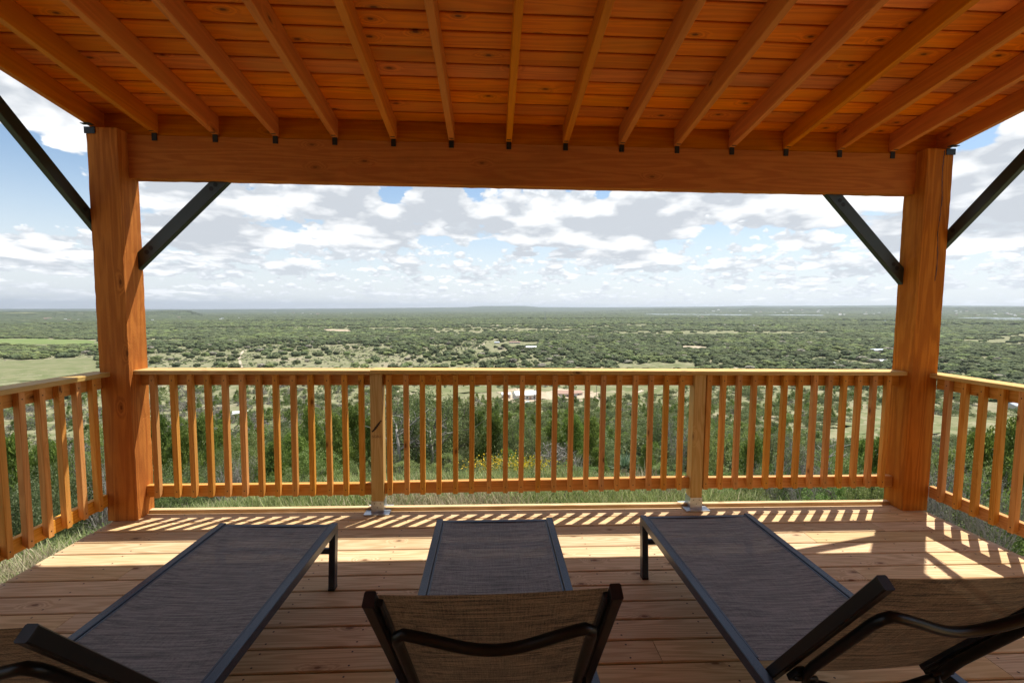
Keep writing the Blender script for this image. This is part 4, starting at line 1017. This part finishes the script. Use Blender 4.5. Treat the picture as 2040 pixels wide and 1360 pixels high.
pear(150, 1015, 'small prickly pear beside the deck edge behind the left balusters', 8, .12)
pear(25, 1120, 'prickly pear pads hugging the ground at the left deck edge', 8, .13)

# ------------------------------------------------------------------ scattered cover (uncountable)
def scatter(name, protos, P, S, label, cat, sq=None, rot=True, tilt=0):
    """geometry-node scatter of the prototype meshes on points P"""
    pc = bpy.data.collections.new(name+'_kinds')
    for i, me in enumerate(protos):
        o = bpy.data.objects.new('%s_kind_%02d' % (name, i), me); pc.objects.link(o)
    n = len(P); me = bpy.data.meshes.new(name); me.vertices.add(n); me.vertices.foreach_set('co', np.asarray(P, float).ravel())
    r = np.random.default_rng(n)
    a = me.attributes.new('s', 'FLOAT_VECTOR', 'POINT'); S = np.asarray(S, float)
    if S.ndim == 1: S = np.stack([S, S, S], 1)
    a.data.foreach_set('vector', S.ravel())
    a = me.attributes.new('r', 'FLOAT_VECTOR', 'POINT')
    rr = np.stack([r.normal(size=n)*tilt, r.normal(size=n)*tilt, r.random(n)*6.283], 1); a.data.foreach_set('vector', rr.ravel())
    a = me.attributes.new('k', 'INT', 'POINT'); a.data.foreach_set('value', r.integers(0, len(protos), n).astype(np.int32))
    o = obj(name, me); tag(o, label, cat, None, 'stuff')
    ng = bpy.data.node_groups.new(name+'_scatter', 'GeometryNodeTree')
    ng.interface.new_socket('Geometry', in_out='INPUT', socket_type='NodeSocketGeometry'); ng.interface.new_socket('Geometry', in_out='OUTPUT', socket_type='NodeSocketGeometry')
    N = ng.nodes; L = ng.links; gi = N.new('NodeGroupInput'); go = N.new('NodeGroupOutput')
    ip = N.new('GeometryNodeInstanceOnPoints'); ci = N.new('GeometryNodeCollectionInfo')
    ci.inputs['Collection'].default_value = pc; ci.inputs['Separate Children'].default_value = True; ci.inputs['Reset Children'].default_value = True
    def attr(nm, t):
        q = N.new('GeometryNodeInputNamedAttribute'); q.data_type = t; q.inputs['Name'].default_value = nm; return q.outputs['Attribute']
    L.new(gi.outputs[0], ip.inputs['Points']); L.new(ci.outputs[0], ip.inputs['Instance']); ip.inputs['Pick Instance'].default_value = True
    L.new(attr('k', 'INT'), ip.inputs['Instance Index']); L.new(attr('s', 'FLOAT_VECTOR'), ip.inputs['Scale'])
    eu = N.new('FunctionNodeEulerToRotation'); L.new(attr('r', 'FLOAT_VECTOR'), eu.inputs[0]); L.new(eu.outputs[0], ip.inputs['Rotation'])
    L.new(ip.outputs[0], go.inputs[0])
    md = o.modifiers.new('scatter', 'NODES'); md.node_group = ng; return o
A0, A1 = px_az(-260), px_az(2330)
def sample(n, d0, d1, power=1.0):
    """points in the wedge seen; power 1 = even per area, 0 = even per log distance"""
    a = rng.uniform(A0, A1, n); u = rng.random(n)
    if power == 0: d = d0*(d1/d0)**u
    else: d = np.sqrt(d0**2+(d1**2-d0**2)*u)
    return d*np.sin(a), d*np.cos(a)-CAM_D, a, d
def inpoly(x, y, poly):
    c = np.zeros(len(x), bool); n = len(poly)
    for i in range(n):
        x1, y1 = poly[i]; x2, y2 = poly[i-1]
        if y1 == y2: continue
        c ^= ((y1 > y) != (y2 > y)) & (x < (x2-x1)*(y-y1)/(y2-y1)+x1)
    return c
def keep_clear(x, y):
    k = np.ones(len(x), bool)
    for poly in CLEAR: k &= ~inpoly(x, y, poly)
    return k
# grass tufts, dry grass and low herbs by the deck
def tuft(seed, m, nbl, h, spread, w=.006):
    r = np.random.default_rng(seed); V = []; F = []
    for i in range(nbl):
        a = r.random()*6.283; rr = r.random()**.5*spread; x, y = cos(a)*rr, sin(a)*rr; b = r.random()*6.283; L = h*(.5+.7*r.random()); lean = .15+.55*r.random()
        ux, uy = cos(b), sin(b); o = len(V); ww = w*(.6+.8*r.random())
        V += [(x-uy*ww, y+ux*ww, 0), (x+uy*ww, y-ux*ww, 0), (x+ux*L*lean*.4+uy*ww*.7, y+uy*L*lean*.4-ux*ww*.7, L*.6), (x+ux*L*lean*.4-uy*ww*.7, y+uy*L*lean*.4+ux*ww*.7, L*.6), (x+ux*L*lean, y+uy*L*lean, L*.95)]
        F += [(o, o+1, o+2, o+3), (o+3, o+2, o+4)]
    return mesh('tuft', V, F, M[m])
def herb(seed, m, n, size=.013):
    r = np.random.default_rng(seed); P = r.normal(size=(n, 3))*np.array([.13, .13, .08])+np.array([0, 0, .13]); P[:, 2] = np.abs(P[:, 2]); return leaf_arr('herb', P, size, M[m], 1.6, .5, seed)
def near_pts(n, d0, d1, lo=0):
    x, y, a, d = sample(n, d0, d1, 0)
    k = ~((x > DX0-.05) & (x < DX1+.05) & (y < .2) & (y > -5)); return x[k], y[k], d[k]
x, y, d = near_pts(30000, 3.0, 34)
pat = fbm(x*.55, y*.55, 33); path = (fbm(x*.8+3, y*.8, 41) > .60) & (d < 8.5)
k = (~path) & (rng.random(len(x)) < .85); xg, yg, pg, dg_ = x[k], y[k], pat[k], d[k]
gk = pg < .63
def P3(x, y, dz=0): return np.stack([x, y, height(x, y)+dz], 1)
# the side yard nearest the deck is outside the view wedge on the left: cover it as well
xs_ = rng.uniform(-6.5, -2.72, 2600); ys_ = rng.uniform(-3.4, 1.5, 2600); xr_ = rng.uniform(3.42, 7, 2200); yr_ = rng.uniform(-3.0, 1.5, 2200)
gx = np.concatenate([xg[gk], xs_[::2], xr_[::2]]); gy = np.concatenate([yg[gk], ys_[::2], yr_[::2]])
scatter('grass', [tuft(i, 'grassblade', 46, .22, .13) for i in range(3)], P3(gx, gy, -.01), rng.uniform(.5, 1.25, len(gx)), 'green and straw coloured grass growing in tufts below the deck', 'grass', tilt=.12)
dx_ = np.concatenate([xg[~gk], xs_[1::12], xr_[1::12]]); dy_ = np.concatenate([yg[~gk], ys_[1::12], yr_[1::12]])
scatter('dry_grass', [tuft(10+i, 'drygrass', 40, .26, .14, .0045) for i in range(3)], P3(dx_, dy_, -.01), rng.uniform(.5, 1.3, len(dx_)), 'dry tan grass and stalks among the green tufts below the deck', 'dry grass', tilt=.15)
x, y, d = near_pts(2600, 3.2, 30); x = np.concatenate([x, xs_[3::4], xr_[3::4]]); y = np.concatenate([y, ys_[3::4], yr_[3::4]])
scatter('weeds', [herb(1, 'bright', 900), herb(2, 'bluegreen', 1000), herb(3, 'grassblade', 900), herb(4, 'mesquite', 800)], P3(x, y, -.02), rng.uniform(.35, .9, len(x)), 'low leafy weeds mixed through the grass beside the deck', 'weeds', tilt=.1)
def chip(seed):
    r = random.Random(seed); bm = bmesh.new(); bmesh.ops.create_icosphere(bm, subdivisions=1, radius=.5)
    for v in bm.verts: v.co *= r.uniform(.7, 1.2); v.co.z *= .5
    me = bpy.data.meshes.new('stone'); bm.to_mesh(me); bm.free(); me.materials.append(M['rock']); return me
x, y, d = near_pts(16000, 3.3, 14); pth = fbm(x*.8+3, y*.8, 41); k = (pth > .565) | (rng.random(len(x)) < .06); x, y = x[k], y[k]
x = np.concatenate([x, xs_[5::9]]); y = np.concatenate([y, ys_[5::9]])
scatter('gravel', [chip(i) for i in range(4)], P3(x, y, .0), rng.uniform(.02, .085, len(x)), 'pale limestone chips and stones lying among the grass', 'gravel', tilt=.3)
# yellow flowering clump
def flowers(px, dist, s, label):
    p = at_dist(px, dist); root = empty('flower_clump', p, label, 'flowers', 'yellow flower clumps behind the middle railing')
    r = np.random.default_rng(px); n = 95
    P = r.normal(size=(n*2, 3))*np.array([.22, .18, .09])+np.array([0, 0, .42]); P *= s; P += np.array(p)
    obj('blossom', leaf_arr('blossom', P, .030, M['yellow'], 1.1, 1.0, px), root, Matrix.Identity(4))
    Q = r.normal(size=(1300, 3))*np.array([.24, .2, .15])+np.array([0, 0, .22]); Q[:, 2] = np.abs(Q[:, 2]); Q *= s; Q += np.array(p)
    obj('foliage', leaf_arr('foliage', Q, .02, M['grassblade'], 2.2, 1.0, px+1), root, Matrix.Identity(4))
for i, (px, dist, s, lb) in enumerate([(968, 9.0, .9, 'clump of small yellow flowers, leftmost of the group in the grass'), (1002, 9.2, 1.05, 'tall clump of yellow flowers second from the left in the grass'), (1035, 8.9, .95, 'clump of yellow flowers in the middle of the flowering patch'), (1062, 9.1, .9, 'yellow flower clump second from the right of the patch'), (1086, 9.0, .85, 'small clump of yellow flowers, rightmost of the flowering patch')]):
    flowers(px, dist, s, lb)
# ---- bushes and trees down the slope
zone = lambda px: 'left' if px < 740 else 'middle' if px < 1380 else 'right'
def veg(n, d0, d1, power):
    x, y, a, d = sample(n, d0, d1, power); k = keep_clear(x, y); return x[k], y[k], a[k], d[k]
azl, azr = px_az(760), px_az(1120)
x, y, a, d = veg(17000, 17, 560, 0)
den = np.clip(.70+1.0*(fbm(x/30, y/30, 50)-.5)+.1*(a > azl), 0, 1)
sz = rng.uniform(.8, 1.5, len(x))*np.interp(d, [17, 60, 150, 400, 560], [1.5, 2.6, 3.6, 5.0, 6.5])
k = rng.random(len(x)) < den*np.interp(d, [17, 35, 70, 420], [.28, .5, .9, 1]); x, y, a, d, sz = x[k], y[k], a[k], d[k], sz[k]
hh = height(x, y)
# keep sight lines: nothing near may stand above the bearing its ground belongs to by much
selv = rng.random(len(x)); greyz = np.clip((azl-a)*1.3+.15, .05, .5)*np.clip((d-25)/80, .3, 1)
kind = np.where(selv < greyz, 4, np.where(selv < greyz+.22, 0, np.where(selv < greyz+.36, 2, np.where(selv < greyz+.50, 3, 1))))
KN = ['juniper', 'oak', 'bush', 'pale', 'brush']
order = np.argsort(d/sz)        # apparent size, largest first
ind = set(); cnt = {q: 0 for q in range(5)}
for i in order:
    if len(ind) >= 260: break
    if d[i] < 150 and abs(a[i]-px_az(1020)) < .86: ind.add(int(i))
zl = {'left': 'on the brushy slope below the left section of the railing', 'middle': 'on the wooded slope below the middle section of the railing', 'right': 'on the slope below the right section of the railing'}
WORD = {0: 'dark juniper', 1: 'round green oak', 2: 'dusky bush', 3: 'pale shrub', 4: 'grey brush'}
def to_px(p):
    d = Vector(p)-EYE; z = d.dot(FWD); return 1020+FPX*d.dot(R2)/z, 680-FPX*d.dot(U2)/z
for i in ind:
    kd = KN[kind[i]]; cr, tk = MID[kd][i % len(MID[kd])]; pxx = 1020+FPX*math.tan(a[i]-YAW)
    zn = zone(pxx); far_ = 'near the brow' if d[i] < 45 else 'farther down'
    lab = WORD[kind[i]]
    hs_ = sz[i]*(1.0 if kd in ('juniper',) else .8)
    ob_ = thing(KL[kd][0], lab, KL[kd][2], (x[i], y[i], hh[i]-.06*hs_), sz[i]*(.85 if kd == 'juniper' else 1.15), hs_, random.uniform(0, 6.28), cr, tk, KL[kd][0].replace('_', ' ')+' scrub on the slope below the deck'); ppx, ppy = to_px((x[i], y[i], hh[i]+hs_*.5)); RANK.append((ob_, ppx, ppy, lab, 'past'))
rest = np.array([i for i in range(len(x)) if i not in ind])
def pick(kk): return rest[kind[rest] == kk]
for kk, nm, lb in ((0, 'juniper_scrub', 'dark junipers covering the slope below the deck'), (1, 'oak_scrub', 'rounded oak scrub covering the slope below the deck'), (2, 'bush_scrub', 'dusky bushes covering the slope below the deck'), (3, 'pale_scrub', 'pale green shrubs mixed through the slope below the deck'), (4, 'grey_scrub', 'grey dry brush mixed through the slope below the deck')):
    q = pick(kk); s = sz[q]
    S = np.stack([s*(.85 if kk == 0 else 1.15)]*2+[s*(1 if kk == 0 else .8)], 1)
    scatter(nm, [c for c, t_ in MID[KN[kk]]], np.stack([x[q], y[q], hh[q]-.06*s], 1), S, lb, 'scrub', tilt=.05)
# ---- the plain
def plain(n, d0, d1, power, size):
    x, y, a, d = veg(n, d0, d1, power)
    f = fbm(x/170, y/170, 60); f2 = fbm(x/55, y/55, 61)
    left = np.clip((px_az(1150)-a)/.25, 0, 1)
    open_ = np.clip((1500-d)/400, 0, 1)*(.35+.65*left)           # open savanna before the woods
    den = np.clip(.98-.88*open_+1.3*(f-.5)*(.4+open_*.8)+(f2-.5)*(1.2-.4*open_)-.03*open_, .04, 1)
    den = np.where(d > 1500, np.clip(.80+4.2*(fbm(x/800, y/300, 64, 4)-.50), .06, 1), den)
    k = rng.random(len(x)) < den; x, y, a, d = x[k], y[k], a[k], d[k]
    s = rng.uniform(.6, 1.35, len(x))*size(d); g_ = fbm(x/120+7, y/120, 63)
    kd = np.where(rng.random(len(x)) < np.clip((g_-.50)*5.0, .06, .75), 1, 0); kd = np.where(rng.random(len(x)) < .05, 2, kd)
    return x, y, a, d, s, kd
x, y, a, d, s, kd = plain(19000, 520, 1400, 1, lambda d: np.interp(d, [400, 700, 1400], [6.5, 8.5, 12]))
pxs = 1020+FPX*np.tan(a-YAW); vis = (d > 610) & (pxs > 5) & (pxs < 2035) & (kd == 0)
order = np.where(vis)[0]; order = order[np.argsort(d[order]/s[order])][:240]; oset = set(order.tolist())
for i in order:
    zn = 'left' if pxs[i] < 700 else 'middle' if pxs[i] < 1350 else 'right'
    ob_ = thing('oak_tree', 'round dark oak', 'tree', (x[i], y[i], hgt(x[i], y[i])-.1*s[i]), s[i]*1.15, s[i]*.92, random.uniform(0, 6.28), FAR['oak'][i % 4], stem, 'round oaks dotted over the plain')
    ppx, ppy = to_px((x[i], y[i], hgt(x[i], y[i])+s[i]*.3)); RANK.append((ob_, ppx, ppy, 'round dark oak', 'above'))
rest = np.array([i for i in range(len(x)) if i not in oset])
def far_scatter(nm, lb, idx, x, y, s, kk, flat=.72):
    P = np.stack([x[idx], y[idx], height(x[idx], y[idx])-.08*s[idx]], 1); S = np.stack([s[idx]*1.15, s[idx]*1.15, s[idx]*flat], 1)
    scatter(nm, FAR[kk], P, S, lb, 'woodland')
for kk, nm, ks in ((0, 'oak_woodland', 'oak'), (1, 'mesquite_thicket', 'green'), (2, 'grey_thicket', 'grey')):
    far_scatter(nm, {0: 'dark oak crowns scattered and massed across the plain', 1: 'lighter green thickets spread across the plain', 2: 'grey brush patches spread across the plain'}[kk], rest[kd[rest] == kk], x, y, s, ks, .85)
x, y, a, d = veg(46000, 540, 1500, 1)
f = fbm(x/60, y/60, 71); k = rng.random(len(x)) < np.clip((f-.40)*4, .12, 1); x, y, d = x[k], y[k], d[k]; s = rng.uniform(1.2, 3.4, len(x)); q = rng.random(len(x))
for nm, ks, m_ in (('low_scrub', 'green', q < .5), ('grey_scrub_patch', 'grey', (q >= .5) & (q < .8)), ('dark_scrub', 'oak', q >= .8)):
    far_scatter(nm, 'low shrubs speckling the open plain' if ks != 'oak' else 'small dark bushes speckling the open plain', np.where(m_)[0], x, y, s, ks, .7)
x, y, a, d, s, kd = plain(60000, 1400, 4200, 1, lambda d: np.interp(d, [1400, 4200], [15, 26]))
for kk, nm, ks in ((0, 'distant_woodland', 'oak'), (1, 'distant_thicket', 'green')):
    far_scatter(nm, 'distant woodland covering the middle of the plain' if kk == 0 else 'distant light green thickets among the woodland', np.where(kd == kk)[0], x, y, s, ks, .5)
x, y, a, d, s, kd = plain(52000, 4200, 14000, 1, lambda d: np.interp(d, [4200, 14000], [45, 110]))
far_scatter('far_woodland', 'far off woods running to the horizon', np.arange(len(x)), x, y, s, 'oak', .14)

# labels that single out each of the many: by the baluster they stand in line with, and their order up the picture
def column(px):
    if px < 235: return 'beyond the left side railing' if px < 175 else 'beside the left timber post'
    if px > 1790: return 'beyond the right side railing' if px > 1870 else 'beside the right timber post'
    d = pdir(px, 860); t = (YB-EYE.y)/d.y; X = EYE.x+d.x*t
    j = min(range(len(BAYX)), key=lambda q: abs(BAYX[q]-X))
    n, nm = (j, 'left') if j < len(BX) else (j-len(BX), 'middle') if j < len(BX)+len(BX2) else (j-len(BX)-len(BX2), 'right')
    return 'LINE the %s baluster of the %s section' % (ORD[n], nm)
groups_ = {}
for ob_, px, py, tx, rel in RANK: groups_.setdefault((tx, column(px)), []).append((py, ob_, rel))
def ordn(i): return ORD[i] if i < 20 else '%dth' % (i+1)
for (tx, cl), L_ in groups_.items():
    L_.sort(key=lambda q: -q[0])
    for i, (py, ob_, rel) in enumerate(L_):
        c_ = cl.replace('LINE', 'above' if rel == 'above' else 'past')
        ob_['label'] = '%s %s%s' % (tx, c_, '' if len(L_) == 1 else ', lowest in the photo' if i == 0 else ', %s from the bottom' % ordn(i))
